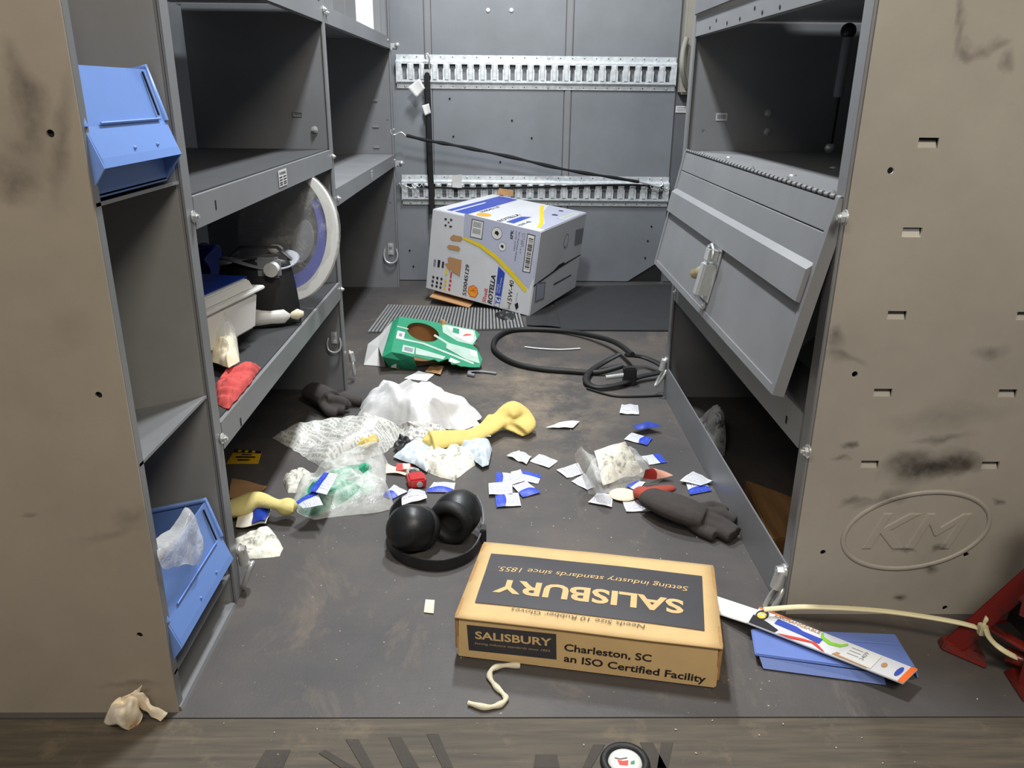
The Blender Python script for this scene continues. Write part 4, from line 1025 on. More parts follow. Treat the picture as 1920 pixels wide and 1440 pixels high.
# white motor oil carton tipped by the back wall; corners measured one by one (crushed)
c8 = {(0, 0, 0): V((-.300, 3.150, .055)), (1, 0, 0): V((.112, 2.926, .0)), (1, 1, 0): V((.318, 3.285, .030)), (0, 1, 0): V((-.090, 3.495, .080)),
      (0, 0, 1): V((-.262, 3.120, .375)), (1, 0, 1): V((.148, 2.905, .325)), (1, 1, 1): V((.352, 3.270, .345)), (0, 1, 1): V((-.035, 3.470, .392))}
oc = thing('oil_carton', (.112, 2.926, 0), 'white and grey motor oil carton tipped on its side by the back wall', 'carton')
body = MB(); body.hexa([c8[k] for k in ((0, 0, 0), (1, 0, 0), (1, 1, 0), (0, 1, 0), (0, 0, 1), (1, 0, 1), (1, 1, 1), (0, 1, 1))])
body.build('carton_body', 'cartonwhite', oc, bevel=.003)
mats = ['cartonwhite', 'inklav', 'inkyellow', 'inkblack', 'inkorange', 'inkred', 'inkblue', 'cardboard', 'inkgrey', 'white', 'inkdark']
F = bilin(c8[(0, 0, 0)], c8[(1, 0, 0)], c8[(1, 0, 1)], c8[(0, 0, 1)])
a = Art(F, mats, .47, .32)
a.poly([(0.308, 1.027), (0.995, 0.996), (0.996, 0.489), (0.960, 0.324), (0.793, 0.491), (0.642, 0.622), (0.476, 0.710), (0.317, 0.747)], 'inklav')
a.band([(0.316, 0.737), (0.477, 0.696), (0.636, 0.600), (0.795, 0.456), (0.940, 0.293)], [.005, .007, .008, .009, .008], 'inkyellow', .0002)
a.poly([(0.380, 0.983), (0.492, 0.981), (0.493, 0.765), (0.380, 0.765)], 'inkblack', .0002); a.poly([(0.387, 0.974), (0.487, 0.972), (0.487, 0.774), (0.385, 0.774)], 'white', .0004)
for i in range(9):
    if i != 4: a.poly([(0.397, 0.955) if False else ((0.397, 0.955)[0] + .012 * 0, (0.397, 0.955)[1] - .0155 * i), ((0.397, 0.955)[0] + .075, (0.397, 0.955)[1] - .0155 * i - .001), ((0.397, 0.955)[0] + .075, (0.397, 0.955)[1] - .0155 * i - .010), ((0.397, 0.955)[0], (0.397, 0.955)[1] - .0155 * i - .009)], 'inkgrey', .0006)
def disc(ctr, r, mat, lift): a.poly([(ctr[0] + r / .47 * math.cos(2 * PI * k / 24), ctr[1] + r / .32 * math.sin(2 * PI * k / 24)) for k in range(24)], mat, lift)
for ct, r in (((0.620, 0.877), .023), ((0.682, 0.739), .017)):
    disc(ct, r, 'inkdark', .0002); disc(ct, r * .93, 'white', .0004)
    a.poly([(ct[0] - r * .9, ct[1] - r * .2), (ct[0] + r * .5, ct[1] - r * 1.1), (ct[0] + r * .9, ct[1] + r * .3), (ct[0] + r * .2, ct[1] + r * 1.3), (ct[0] - r * .6, ct[1] + r * 1.1)], 'inkblack', .0006)
a.text('6PK', (0.766, 0.849), (0.766, 0.955), 'inkblack', .012, .02)
for (p0, p1, s) in (((0.798, 0.726), (0.798, 0.954), 'HEAVY DUTY'), ((0.816, 0.613), (0.824, 0.955), 'DIESEL ENGINE OIL'), ((0.853, 0.711), (0.853, 0.948), '6 X 1 GAL U.S.'), ((0.867, 0.789), (0.874, 0.949), 'QTY 6 CT')): a.text(s, p0, p1, 'inkdark', .006)
a.poly([(0.888, 0.953), (0.959, 0.947), (0.956, 0.508), (0.887, 0.506)], 'inkblack', .0002); a.poly([(0.894, 0.942), (0.953, 0.937), (0.950, 0.517), (0.894, 0.516)], 'white', .0004)
bc = bilin((*(0.902, 0.549), 0), (*(0.943, 0.549), 0), (*(0.946, 0.905), 0), (*(0.905, 0.908), 0)); y = 0.0; rn = random.Random(3)
while y < .97:
    hh = rn.choice((.012, .02, .034)); a.poly([tuple(bc(0, y)[:2]), tuple(bc(1, y)[:2]), tuple(bc(1, y + hh)[:2]), tuple(bc(0, y + hh)[:2])], 'inkblack', .0006); y += hh + rn.choice((.014, .022, .03))
a.text('550045129', (0.401, 0.041), (0.403, 0.430), 'inkblack', .0165, .01, .1)
ct = (0.464, 0.122); pec = []
for k in range(28):
    w = -PI / 2 + 2 * PI * k / 28; rr = .024 * (1 + .06 * math.cos(w * 7)) * (1 if math.sin(w) > -.75 else .92); pec.append((ct[0] + rr / .47 * math.cos(w + 1.65), ct[1] + rr / .32 * math.sin(w + 1.65)))
a.poly(pec, 'inkred', .0002); a.poly([(ct[0] + (p[0] - ct[0]) * .88, ct[1] + (p[1] - ct[1]) * .88) for p in pec], 'inkorange', .0004)
for k in range(5): w = 1.65 + PI / 2 * (-.75 + k * .375); a.band([(ct[0] + .018 / .47 * math.cos(w + PI), ct[1] + .018 / .32 * math.sin(w + PI) * .2), (ct[0] + .020 / .47 * math.cos(w), ct[1] + .020 / .32 * math.sin(w))], .0007, 'inkred', .0006)
a.text('Shell', (0.589, 0.025), (0.599, 0.195), 'inkred', .015, .015)
a.text('ROTELLA', (0.649, 0.024), (0.655, 0.385), 'inkblack', .019, .03, .15)
a.poly([(0.669, 0.502), (0.735, 0.442), (0.728, 0.157), (0.670, 0.158)], 'inkblue', .0002)
a.text('TRIPLE', (0.692, 0.178), (0.693, 0.291), 'white', .006, 0, 0, .0005); a.text('PROTECTION', (0.711, 0.185), (0.718, 0.372), 'white', .006, 0, 0, .0005)
a.poly([(0.671, 0.155), (0.728, 0.153), (0.722, 0.006), (0.670, 0.013)], 'inkblue', .0002); a.poly([(0.676, 0.148), (0.724, 0.146), (0.719, 0.014), (0.674, 0.020)], 'white', .0004)
a.text('T4', (0.720, 0.040), (0.722, 0.137), 'inkblue', .018, .03, 0, .0006)
a.poly([(0.769, 0.406), (0.826, 0.382), (0.831, 0.030), (0.761, 0.027)], 'white', .0002)
a.text('15W-40', (0.827, 0.091), (0.824, 0.376), 'inkblack', .018, .012, .1, .0005); a.text('SAE', (0.816, 0.025), (0.820, 0.089), 'inkblack', .008, .01, 0, .0005)
a.poly([(0.856, 0.102), (0.884, 0.135), (0.895, 0.078), (0.876, 0.036)], 'inkblack', .0002); a.band([(0.865, 0.134), (0.869, 0.247)], .001, 'inkgrey', .0002)
a.poly([(0.197, 0.712), (0.220, 0.747), (0.301, 0.748), (0.316, 0.724), (0.296, 0.690), (0.223, 0.675), (0.194, 0.689)], 'cardboard', .0004); a.poly([(0.171, 0.586), (0.193, 0.618), (0.282, 0.625), (0.304, 0.597), (0.289, 0.568), (0.195, 0.562)], 'cardboard', .0004)
a.poly([(0.188, 0.442), (0.208, 0.471), (0.326, 0.466), (0.325, 0.267), (0.244, 0.298)], 'cardboard', .0004); a.poly([(0.166, 0.369), (0.219, 0.405), (0.232, 0.288)], 'cardboard', .0004)
for (ct, mt) in (((0.068, 0.168), 'inkdark'), ((0.066, 0.113), 'inkdark'), ((0.065, 0.059), 'inkdark'), ((0.109, 0.170), 'inkblack'), ((0.109, 0.110), 'inkblack'), ((0.108, 0.062), 'inkblack'), ((0.150, 0.172), 'inkdark'), ((0.149, 0.112), 'inkdark'), ((0.147, 0.061), 'inkdark'),
                 ((0.192, 0.171), 'inkyellow'), ((0.191, 0.115), 'inkyellow'), ((0.189, 0.067), 'inkyellow'), ((0.238, 0.179), 'inkred'), ((0.236, 0.119), 'inkred'), ((0.235, 0.068), 'inkred')): disc(ct, .0055, mt, .0002)
for q, mt in (([(0.058, 0.392), (0.082, 0.396), (0.080, 0.308), (0.059, 0.307)], 'inkgrey'), ([(0.097, 0.401), (0.123, 0.401), (0.120, 0.310), (0.098, 0.308)], 'inkblack'), ([(0.140, 0.392), (0.161, 0.393), (0.161, 0.317), (0.140, 0.316)], 'inkdark'), ([(0.183, 0.312), (0.199, 0.312), (0.199, 0.242), (0.182, 0.242)], 'inkyellow'), ([(0.232, 0.288), (0.247, 0.287), (0.245, 0.216), (0.230, 0.217)], 'inkred')): a.poly(q, mt, .0002)
for q in ([(0.125, 0.924), (0.148, 0.924), (0.145, 0.899), (0.124, 0.900)], [(0.181, 0.936), (0.203, 0.920), (0.189, 0.900), (0.176, 0.912)], [(0.131, 0.850), (0.151, 0.850), (0.148, 0.824), (0.130, 0.828)], [(0.177, 0.846), (0.208, 0.849), (0.193, 0.823), (0.176, 0.827)], [(0.159, 0.891), (0.173, 0.890), (0.173, 0.871), (0.158, 0.871)]): a.poly(q, 'inkdark', .0002)
a.build('printed_front', oc)
T = bilin(c8[(0, 0, 1)], c8[(1, 0, 1)], c8[(1, 1, 1)], c8[(0, 1, 1)])
a = Art(T, mats, .47, .42)
a.poly([(.10, .06), (.30, .06), (.30, .97), (.10, .97)], 'inkblue'); a.poly([(.155, .03), (.175, .03), (.175, .6), (.155, .6)], 'white', .0003)
a.poly([(.62, .97), (.995, .97), (.995, .1), (.94, .1), (.9, .3), (.8, .5), (.7, .7)], 'inklav'); a.band([(.58, .92), (.68, .70), (.78, .5), (.87, .3), (.93, .12)], .008, 'inkyellow', .0002)
a.poly([(.40 + .06 * math.cos(2 * PI * k / 20), .16 + .07 * math.sin(2 * PI * k / 20)) for k in range(20)], 'inkorange', .0002)
a.text('550045129', (.35, .22), (.35, .55), 'inkblack', .016, .01); a.text('ROTELLA', (.62, .05), (.62, .42), 'inkblack', .02, .02); a.poly([(.65, .08), (.72, .08), (.72, .42), (.65, .36)], 'inkblue', .0002); a.text('15W-40', (.80, .04), (.80, .26), 'inkblack', .016, .01)
a.poly([(.90, .55), (.98, .55), (.98, .9), (.90, .9)], 'inkgrey', .0002); a.poly([(.905, .56), (.975, .56), (.975, .89), (.905, .89)], 'white', .0004)
for k in range(8): a.poly([(.915, .59 + k * .036), (.965, .59 + k * .036), (.965, .605 + k * .036), (.915, .605 + k * .036)], 'inkgrey', .0006)
for q in ((.83, .66, .06), (.80, .86, .05)): a.poly([(q[0] + q[2] * .5 * math.cos(2 * PI * k / 12), q[1] + q[2] * .5 * math.sin(2 * PI * k / 12)) for k in range(12)], 'inkdark', .0003)
a.build('printed_top', oc)
Rr = bilin(c8[(1, 0, 0)], c8[(1, 1, 0)], c8[(1, 1, 1)], c8[(1, 0, 1)])
a = Art(Rr, mats, .42, .32)
a.poly([(0, .36), (.55, .42), (1, .44), (1, .455), (.55, .445), (0, .38)], 'inkblack'); a.poly([(.35, .41), (.62, .43), (.62, .47), (.5, .47)], 'inkblack', .0002)
a.poly([(0.046, 0.392), (0.251, 0.339), (0.267, 0.120), (0.076, 0.144)], 'inkgrey', .0002); a.poly([(0.075, 0.364), (0.235, 0.324), (0.248, 0.145), (0.092, 0.159)], 'inklav', .0004)
a.poly([(0.788, 0.829), (0.978, 0.807), (0.981, 0.605), (0.804, 0.621)], 'inkgrey', .0002); a.poly([(0.444, 0.248), (0.839, 0.237), (0.836, 0.220), (0.444, 0.227)], 'inkdark', .0002)
ct = [(0.588, 0.743)][0]; a.poly([(ct[0] + .05 * math.cos(2 * PI * k / 16), ct[1] + .09 * math.sin(2 * PI * k / 16)) for k in range(16)], 'inkgrey', .0002); a.poly([(ct[0] + .04 * math.cos(2 * PI * k / 16), ct[1] + .075 * math.sin(2 * PI * k / 16)) for k in range(16)], 'cartonwhite', .0004)
a.build('printed_end', oc)
MB().hexa([V((-.28, 3.10, .030)), V((-.12, 3.02, .008)), V((-.10, 3.10, .012)), V((-.26, 3.2, .034)), V((-.28, 3.10, .033)), V((-.12, 3.02, .011)), V((-.10, 3.10, .015)), V((-.26, 3.2, .037))]).build('bottom_flap', 'cardboard', oc)
MB().hexa([c8[(0, 1, 1)] + V((.02, -.01, 0)), c8[(0, 1, 1)] + V((.09, -.03, -.005)), c8[(0, 1, 1)] + V((.09, -.03, .02)), c8[(0, 1, 1)] + V((.03, -.01, .025)), c8[(0, 1, 1)] + V((.02, -.007, 0)), c8[(0, 1, 1)] + V((.09, -.027, -.005)), c8[(0, 1, 1)] + V((.09, -.027, .02)), c8[(0, 1, 1)] + V((.03, -.007, .025))]).build('torn_flap', 'cardboard', oc)

# ================================================================== MATS ON THE FLOOR
m = MB(); c = [V(q) for q in [(-0.442, 3.0714, 0), (0.0788, 3.0108, 0), (0.0921, 2.7511, 0), (-0.4627, 2.6921, 0)]]; n = 44
for k in range(n):
    a0, a1 = k / n, (k + .55) / n
    q = [c[3].lerp(c[2], a0), c[3].lerp(c[2], a1), c[0].lerp(c[1], a1), c[0].lerp(c[1], a0)]
    m.hexa([p + V((0, 0, .003)) for p in q] + [p + V((0, 0, .0075)) for p in q])
r = thing('ribbed_mat', (c[2] + c[3]) / 2, 'grey ribbed rubber mat under the front of the oil carton', 'floor mat')
MB().hexa([p + V((0, 0, .0004)) for p in (c[3], c[2], c[1], c[0])] + [p + V((0, 0, .003)) for p in (c[3], c[2], c[1], c[0])]).build('mat_base', 'mat', r)
m.build('ribs', 'ribmat', r)['kind'] = 'stuff'
c = [V(q) for q in [(0.2195, 2.7334, 0), (0.6064, 2.735, 0), (0.7717, 3.4705, 0), (0.2157, 3.4023, 0)]]
m = MB().hexa([p + V((0, 0, .0004)) for p in c] + [p + V((0, 0, .006)) for p in c])
tag(m.build('rubber_mat', 'mat', bevel=.002), 'flat black rubber mat on the right of the oil carton', 'floor mat')
tag(sheet([(0.0992, 2.7929, 0), (0.218, 2.7676, 0), (0.2186, 3.0802, 0), (0.1003, 3.0357, 0)], 8, 6, .008, 14, 4, lift=.001, th=.002).build('rubber_scrap', 'mat'), 'narrow rubber mat scrap between ribbed and flat mats', 'mat scrap')
tag(lump([(-0.0225, 2.9373, 0), (0.0143, 3.0011, 0), (0.0627, 2.924, 0), (0.0574, 2.8492, 0), (0.0177, 2.8338, 0), (-0.014, 2.877, 0)], .014, seed=5, fold=.7, freq=22).build('plastic_scrap', 'blackplastic'), 'crumpled black plastic scrap under the lower edge of the oil carton', 'scrap')

# ================================================================== TORN GREEN CARTON
G = {k: V(v) for k, v in dict(a=(-0.3315, 2.5492, 0.1), b=(-0.1679, 2.5479, 0.085), c=(-0.0708, 2.5458, 0.055), d=(-0.0857, 2.4048, 0.04), e=(-0.0616, 2.3824, 0.012), f=(-0.1145, 2.296, 0.03), g=(-0.1596, 2.2898, 0.025), h=(-0.1956, 2.2802, 0.045), i=(-0.2507, 2.2241, 0.05),
     j=(-0.326, 2.2786, 0.065), k=(-0.3369, 2.3168, 0.001), l=(-0.2678, 2.3281, 0.001), m=(-0.3157, 2.3172, 0.001), n=(-0.4185, 2.346, 0.001), o=(-0.4299, 2.47, 0.03), p=(-0.3875, 2.4729, 0.06), q=(-0.3657, 2.5271, 0.095)).items()}
gc = thing('torn_carton', (-0.29, 2.3205, 0), 'torn green and white cardboard carton with an oval hand hole', 'carton')
# top panel with the oval hole, on the plane through its corners
ta, tb, td, tj = G['a'], G['b'], G['d'], G['j']
eu = (V((-0.0707, 2.5413, 0.06)) - ta); ev = (tj - ta)
def GP(u, v, h=0.0):
    nrm = eu.cross(ev).normalized(); nrm = nrm if nrm.z > 0 else -nrm
    return ta + eu * u + ev * v + nrm * h + V((0, 0, -.012 * max(0, u - .5) * v))
rn = random.Random(5)
out = [(0, 0), (.3, -.02), (.5, .0), (.58, -.06), (.66, .0), (.8, .03), (.95, .02), (1.02, .14), (.98, .3), (.94, .48), (.99, .55), (1.05, .78), (1.02, .98)] + [(1.0 - k * .05, 1.0 + rn.uniform(-.07, .06)) for k in range(1, 12)] + [(.3, 1.02), (.0, 1.0)]
me = plate_mesh(out, [[(.32 + .20 * math.cos(2 * PI * k / 28) , .34 + .25 * math.sin(2 * PI * k / 28) + .05 * math.cos(2 * PI * k / 28)) for k in range(28)]], .002)
a = MB(); a.add([GP(v.co.x, v.co.y, v.co.z * 1.0) for v in me.vertices], [tuple(p.vertices) for p in me.polygons]); a.build('top_panel', 'greencarton', gc)
# printed strips and patches on the top
art = Art(lambda u, v, h=0: GP(u, v, .0014 + h), ['mintcarton', 'white', 'inkgrey', 'inkgreen', 'inkred', 'greywhite', 'cream', 'redrag'], .25, .12)
art.poly([(.54, .02), (.95, .05), (.98, .28), (.93, .46), (.75, .44), (.56, .26)], 'mintcarton'); art.poly([(.62, .52), (.98, .60), (1.02, .90), (.86, .86), (.62, .68)], 'mintcarton'); art.poly([(.90, .60), (.985, .62), (1.0, .76), (.92, .74)], 'white', .0003); art.poly([(.80, .14), (.95, .16), (.93, .24), (.82, .26)], 'cream', .0005); art.poly([(.84, .20), (.92, .18), (.90, .22), (.80, .28)], 'redrag', .0007); art.poly([(.60, .06), (.93, .08), (.95, .30), (.90, .42), (.70, .30)], 'white', .0002)
art.poly([(.68, .08), (.76, .09), (.76, .24), (.68, .22)], 'inkgreen', .0004); art.poly([(.86, .12), (.96, .15), (.92, .26), (.84, .30)], 'inkred', .0004) if False else None
art.band([(.46, .38), (.72, .62), (1.0, .80)], .0035, 'mintcarton'); art.band([(.02, .62), (.35, .66), (.70, .82), (.95, .93)], .003, 'mintcarton'); art.band([(.0, .30), (.14, .33)], .002, 'mintcarton')
art.poly([(.02, .42), (.11, .44), (.11, .64), (.02, .62)], 'white', .0002); art.poly([(.045, .48), (.085, .49), (.085, .58), (.045, .57)], 'inkgrey', .0004)
art.poly([(.12, .78), (.26, .80), (.26, .98), (.12, .96)], 'mintcarton', .0002); art.poly([(.14, .82), (.24, .84), (.24, .94), (.14, .92)], 'inkgrey', .0004)
art.poly([(.27, .80), (.62, .90), (.60, .98), (.28, .97)], 'mintcarton', .0002); art.poly([(.68, .90), (.80, .96), (.74, 1.02), (.66, 1.0)], 'white', .0002)
art.build('printed_top', gc)
# left face: green edge then bare grey flap lying to the floor
L0, L1 = ta, tj
e0, e1 = L0 + V((-.022, -.006, -.012)), L1 + V((-.026, -.012, -.010))
a = MB(); a.add([L0, e0, e1, L1], [(0, 1, 2, 3)]); a.build('edge_panel', 'greencarton', gc, solid=.002)
fl = [e0, V((-0.3901, 2.4896, 0.055)), V((-0.4237, 2.454, 0.035)), V((-0.4212, 2.3431, 0.002)), V((-0.3769, 2.3335, 0.002)), V((-0.353, 2.3267, 0.001)), e1]
a = MB(); ctr = sum(fl, V()) / 7 + V((0, 0, .012)); a.add(fl + [ctr], [(i, (i + 1) % 7, 7) for i in range(7)]); a.build('grey_flap', 'greywhite', gc, solid=.002)
# front face bent down to the floor, ragged
fr = [tj, GP(.12, 1.0), GP(.26, 1.02), V((-0.2535, 2.3168, 0.0015)), V((-0.289, 2.3126, 0.001)), V((-0.3353, 2.3169, 0.001)), e1]
a = MB(); ctr = sum(fr, V()) / 7 + V((0, -.006, .004)); a.add(fr + [ctr], [(i, (i + 1) % 7, 7) for i in range(7)]); a.build('front_panel', 'greencarton', gc, solid=.002)
art = Art(bilin(V((-0.3313, 2.3124, 0.006)) + V((0, -.006, 0)), V((-0.3144, 2.3077, 0.006)) + V((0, -.006, 0)), V((-0.3125, 2.2938, 0.05)) + V((0, -.006, 0)), V((-0.3283, 2.304, 0.05)) + V((0, -.006, 0))), ['white', 'inkred'], .02, .05)
art.poly([(0, 0), (1, 0), (1, 1), (0, 1)], 'white').poly([(.35, .2), (.65, .2), (.65, .8), (.35, .8)], 'inkred', .0003).build('side_sticker', gc)
bk = [GP(0, .02), GP(.3, 0), GP(.95, .03), GP(.95, .03) + V((.01, .02, -.045)), GP(.3, 0) + V((0, .02, -.09)), GP(0, .02) + V((0, .02, -.095))]
a = MB(); a.add(bk, [(0, 1, 4, 5), (1, 2, 3, 4)]); a.build('back_panel', 'cardboard', gc, solid=.002)
a = MB(); q = [V((-0.3129, 2.3085, 0.004)), V((-0.0707, 2.4064, 0.004)), V((-0.0849, 2.591, 0.004)), V((-0.3341, 2.586, 0.004))]; a.add(q, [(0, 1, 2, 3)]); a.build('bottom_panel', 'cardboard', gc, solid=.002)
lump([GP(.50, -.03), GP(.56, -.08), GP(.60, .0), GP(.55, .06)], .012, seed=3, fold=1, freq=40).build('torn_edge', 'cardboard', gc)
tag(sheet([V(q) for q in [(-0.2817, 2.2188, 0), (-0.2135, 2.1967, 0), (-0.1949, 2.258, 0), (-0.2457, 2.2864, 0)]], 6, 5, .002, 40, 3).build('paper_scrap', 'white'), 'flat white paper scrap beside the torn green carton', 'paper scrap', 'paper scraps')
tag(sheet([V(q) + V((0, 0, .004)) for q in [(-0.225, 2.272, 0), (-0.1763, 2.2439, 0), (-0.1706, 2.3024, 0), (-0.2064, 2.3423, 0)]], 6, 5, .003, 40, 8, curl=(0, 0, .006, .002)).build('cardboard_scrap', 'cardboard'), 'tan cardboard scrap lying on the white paper scrap', 'cardboard scrap')

# ================================================================== CABLE LOOPS
r = thing('rubber_cable', (0.3664, 2.3061, 0), 'long black cable lying in loops with a clamp by the right cabinet', 'cable')
big = [(0.4068, 2.3118, 0), (0.3777, 2.4879, 0), (0.3172, 2.612, 0), (0.2317, 2.6936, 0), (0.1294, 2.7247, 0), (0.0436, 2.7095, 0), (-0.0071, 2.6306, 0), (-0.0208, 2.5151, 0), (0.0023, 2.4198, 0), (0.0553, 2.3364, 0), (0.1278, 2.2923, 0), (0.2079, 2.274, 0), (0.2955, 2.2608, 0), (0.3739, 2.2669, 0)]
zz = [.05, .035, .02, .012, .009, .009, .009, .010, .010, .009, .009, .009, .010, .03]
MB().tube(catmull([V((p[0], p[1], z)) for p, z in zip(big, zz)], 8), .0085, 10).build('large_loop', 'blackrubber', r)
sm = [(0.3884, 2.3215, 0), (0.4449, 2.3326, 0), (0.49, 2.2639, 0), (0.4765, 2.235, 0), (0.4157, 2.2061, 0), (0.3448, 2.1509, 0), (0.2809, 2.1324, 0), (0.2547, 2.1763, 0), (0.2687, 2.2508, 0), (0.3189, 2.3204, 0), (0.3721, 2.3468, 0)]
MB().tube(catmull([V((p[0], p[1], z)) for p, z in zip(sm, (.045, .035, .03, .02, .016, .012, .010, .010, .012, .02, .04))], 8), .011, 10, flat=.5, up=(0, 0, 1)).build('small_loop', 'blackrubber', r)
p = V((0.3783, 2.182, 0.035)); a = MB(); a.box(p + V((-.018, -.014, -.035)), p + V((.020, .014, .02))); a.build('clamp', 'blackplastic', r, bevel=.004)
MB().cyl(p + V((-.07, -.01, -.01)), p + V((-.01, 0, -.005)), .007, n=12).build('clamp_screw', 'zinc', r)
MB().cyl(p + V((.004, -.016, .0)), p + V((.004, .016, .0)), .010, n=12).build('clamp_bolt', 'blackplastic', r)
MB().tube(catmull([(0.2507, 2.1388, 0.004), (0.3197, 2.0798, 0.004), (0.3942, 2.0766, 0.004), (0.4589, 2.0859, 0.004)], 6), .003, 6).build('thin_lead', 'blackrubber', r)
tag(MB().tube(catmull([(0.084, 2.5338, 0.004), (0.1296, 2.517, 0.004), (0.1997, 2.5067, 0.004), (0.268, 2.5196, 0.004)], 6), .0035, 8, flat=.4, up=(0, 0, 1)).build('cable_tie', 'whiteplastic'), 'short white plastic strip inside the large cable loop', 'cable tie')
m = MB().tube(catmull([(-0.0906, 2.2571, 0.006), (-0.0847, 2.2709, 0.008), (-0.0591, 2.2771, 0.006), (-0.0299, 2.2706, 0.005), (-0.0089, 2.2612, 0.005)], 6), .006, 8, flat=.5, up=(0, 0, 1)); m.tube([(-0.0913, 2.2766, 0.006), (-0.0918, 2.2474, 0.006), (-0.074, 2.2382, 0.006)], .006, 8)
tag(fuse(m, .002, 2).build('plastic_hook', 'inkgrey'), 'small grey plastic hook on the floor near the green carton', 'hook')

# ================================================================== HEAP OF RUBBISH IN THE AISLE
# printed film bag at the left
o = [(-0.5526, 1.7873, 0), (-0.5294, 1.8399, 0), (-0.4462, 1.8313, 0.02), (-0.3589, 1.8632, 0.02), (-0.2852, 1.8196, 0.03), (-0.2368, 1.7968, 0.02), (-0.246, 1.7587, 0), (-0.2706, 1.704, 0), (-0.315, 1.6689, 0), (-0.3588, 1.6406, 0), (-0.3905, 1.6186, 0), (-0.4276, 1.6512, 0), (-0.4701, 1.7023, 0)]
tag(lump(o, .045, seed=21, fold=.35, freq=12, power=3).build('printed_bag', 'bagprint'), 'large crumpled clear bag covered in small grey print, left of the heap', 'plastic bag')
o = [(-0.2671, 1.8226, 0), (-0.2523, 1.8165, 0.02), (-0.1911, 1.7972, 0.02), (-0.141, 1.8238, 0), (-0.1112, 1.7662, 0), (-0.1337, 1.7171, 0), (-0.183, 1.7048, 0), (-0.2296, 1.7282, 0)]
tag(lump(o, .03, seed=33, fold=.5, freq=16, power=3).build('printed_bag', 'newsprint'), 'smaller grey printed bag under the front of the white carrier bag', 'plastic bag')
# white carrier bag
o = [(-0.3672, 1.9218, 0), (-0.3607, 1.9852, 0), (-0.3389, 2.0405, 0), (-0.284, 1.9645, 0.03), (-0.2048, 1.9528, 0.05), (-0.1231, 1.9422, 0.05), (-0.0699, 1.9291, 0.03), (-0.0501, 1.9146, 0), (-0.0536, 1.8381, 0), (-0.1007, 1.8144, 0), (-0.161, 1.8236, 0), (-0.1976, 1.7907, 0), (-0.2421, 1.8361, 0), (-0.2992, 1.8626, 0), (-0.334, 1.8692, 0)]
tag(lump([V((p[0], p[1], .012)) for p in o], .075, seed=8, fold=.75, freq=9, power=1.5, ragged=.05).build('carrier_bag', 'whitebag'), 'white plastic carrier bag crumpled on top of the heap', 'plastic bag')
# yellow leather glove, twisted strip with the cuff curled up at the end
gp = [(-0.1607, 1.716, 0.028), (-0.1213, 1.7287, 0.028), (-0.0711, 1.7372, 0.03), (-0.0337, 1.7758, 0.03), (-0.008, 1.8199, 0.034), (0.0131, 1.8418, 0.048), (0.0371, 1.8461, 0.055), (0.0612, 1.8427, 0.045), (0.0662, 1.8234, 0.03), (0.0473, 1.8017, 0.022)]
g = MB(); g.tube(catmull(gp, 6), [.036 - .012 * math.sin(i / 9) if i < 26 else .026 + .006 * math.sin(i * .4) for i in range(55)], 12, flat=.42, up=(0, -.3, 1))
g.tube([(-0.1661, 1.7362, 0.03), (-0.1714, 1.7226, 0.025), (-0.1644, 1.7264, 0.015)], .014, 8, flat=.6, up=(0, 0, 1)); g.tube(catmull([(0.0052, 1.8296, 0.03), (0.0251, 1.8148, 0.022), (0.0513, 1.7984, 0.012), (0.0629, 1.7881, 0.008)], 5), [.026, .026, .024, .022, .02, .018, .016, .014, .012, .011, .010, .009, .008, .007, .006, .004], 10, flat=.35, up=(0, 0, 1))
g.ball((0.0292, 1.8299, 0.03), .020, (1, 1, .7))
tag(fuse(g, .003, 5).build('leather_glove', 'yellowglove'), 'yellow leather glove twisted out from under the white carrier bag', 'glove')
o = [(-0.3487, 1.6859, 0), (-0.3417, 1.7393, 0), (-0.3019, 1.7458, 0), (-0.2815, 1.7098, 0), (-0.3027, 1.669, 0)]
tag(lump([V((p[0], p[1], .03)) for p in o], .018, seed=2, fold=.6, freq=25).build('leather_scrap', 'yellowglove'), 'small yellow leather piece between the printed bag and the green bag', 'leather scrap')
tag(lump([V((p[0], p[1], .01)) for p in [(-0.2496, 1.716, 0), (-0.2385, 1.7713, 0), (-0.2119, 1.7405, 0), (-0.2, 1.6987, 0), (-0.2279, 1.6811, 0)]], .025, seed=6, fold=.8, freq=25).build('black_scrap', 'blackplastic'), 'black plastic scrap in the middle of the heap', 'scrap')
# crumpled papers right of centre
o = [(-0.1928, 1.653, 0), (-0.1836, 1.7107, 0), (-0.1354, 1.7412, 0), (-0.0857, 1.7199, 0.01), (-0.0551, 1.7059, 0), (-0.0532, 1.643, 0), (-0.0759, 1.6048, 0), (-0.0975, 1.563, 0), (-0.1338, 1.5808, 0), (-0.1617, 1.6042, 0)]
tag(lump(o, .026, seed=18, fold=.7, freq=18, power=2.6).build('crumpled_paper', 'specpaper'), 'crumpled off-white paper behind the red padlock', 'paper')
o = [(-0.2437, 1.6695, 0), (-0.2345, 1.7162, 0), (-0.1992, 1.7406, 0), (-0.1665, 1.7168, 0), (-0.1505, 1.6422, 0), (-0.1608, 1.5936, 0), (-0.1906, 1.6309, 0), (-0.2166, 1.6473, 0)]
tag(lump([V((p[0], p[1], .006)) for p in o], .018, seed=28, fold=.7, freq=20).build('wipe_cloth', 'wipe'), 'pale blue crumpled wipe above the red padlock', 'wipe')
o = [(-0.1098, 1.7414, 0), (-0.0882, 1.7757, 0.01), (-0.0532, 1.7761, 0.01), (-0.0229, 1.7484, 0), (-0.0173, 1.7062, 0), (-0.0236, 1.6213, 0), (-0.0367, 1.6104, 0), (-0.0556, 1.643, 0), (-0.0821, 1.691, 0)]
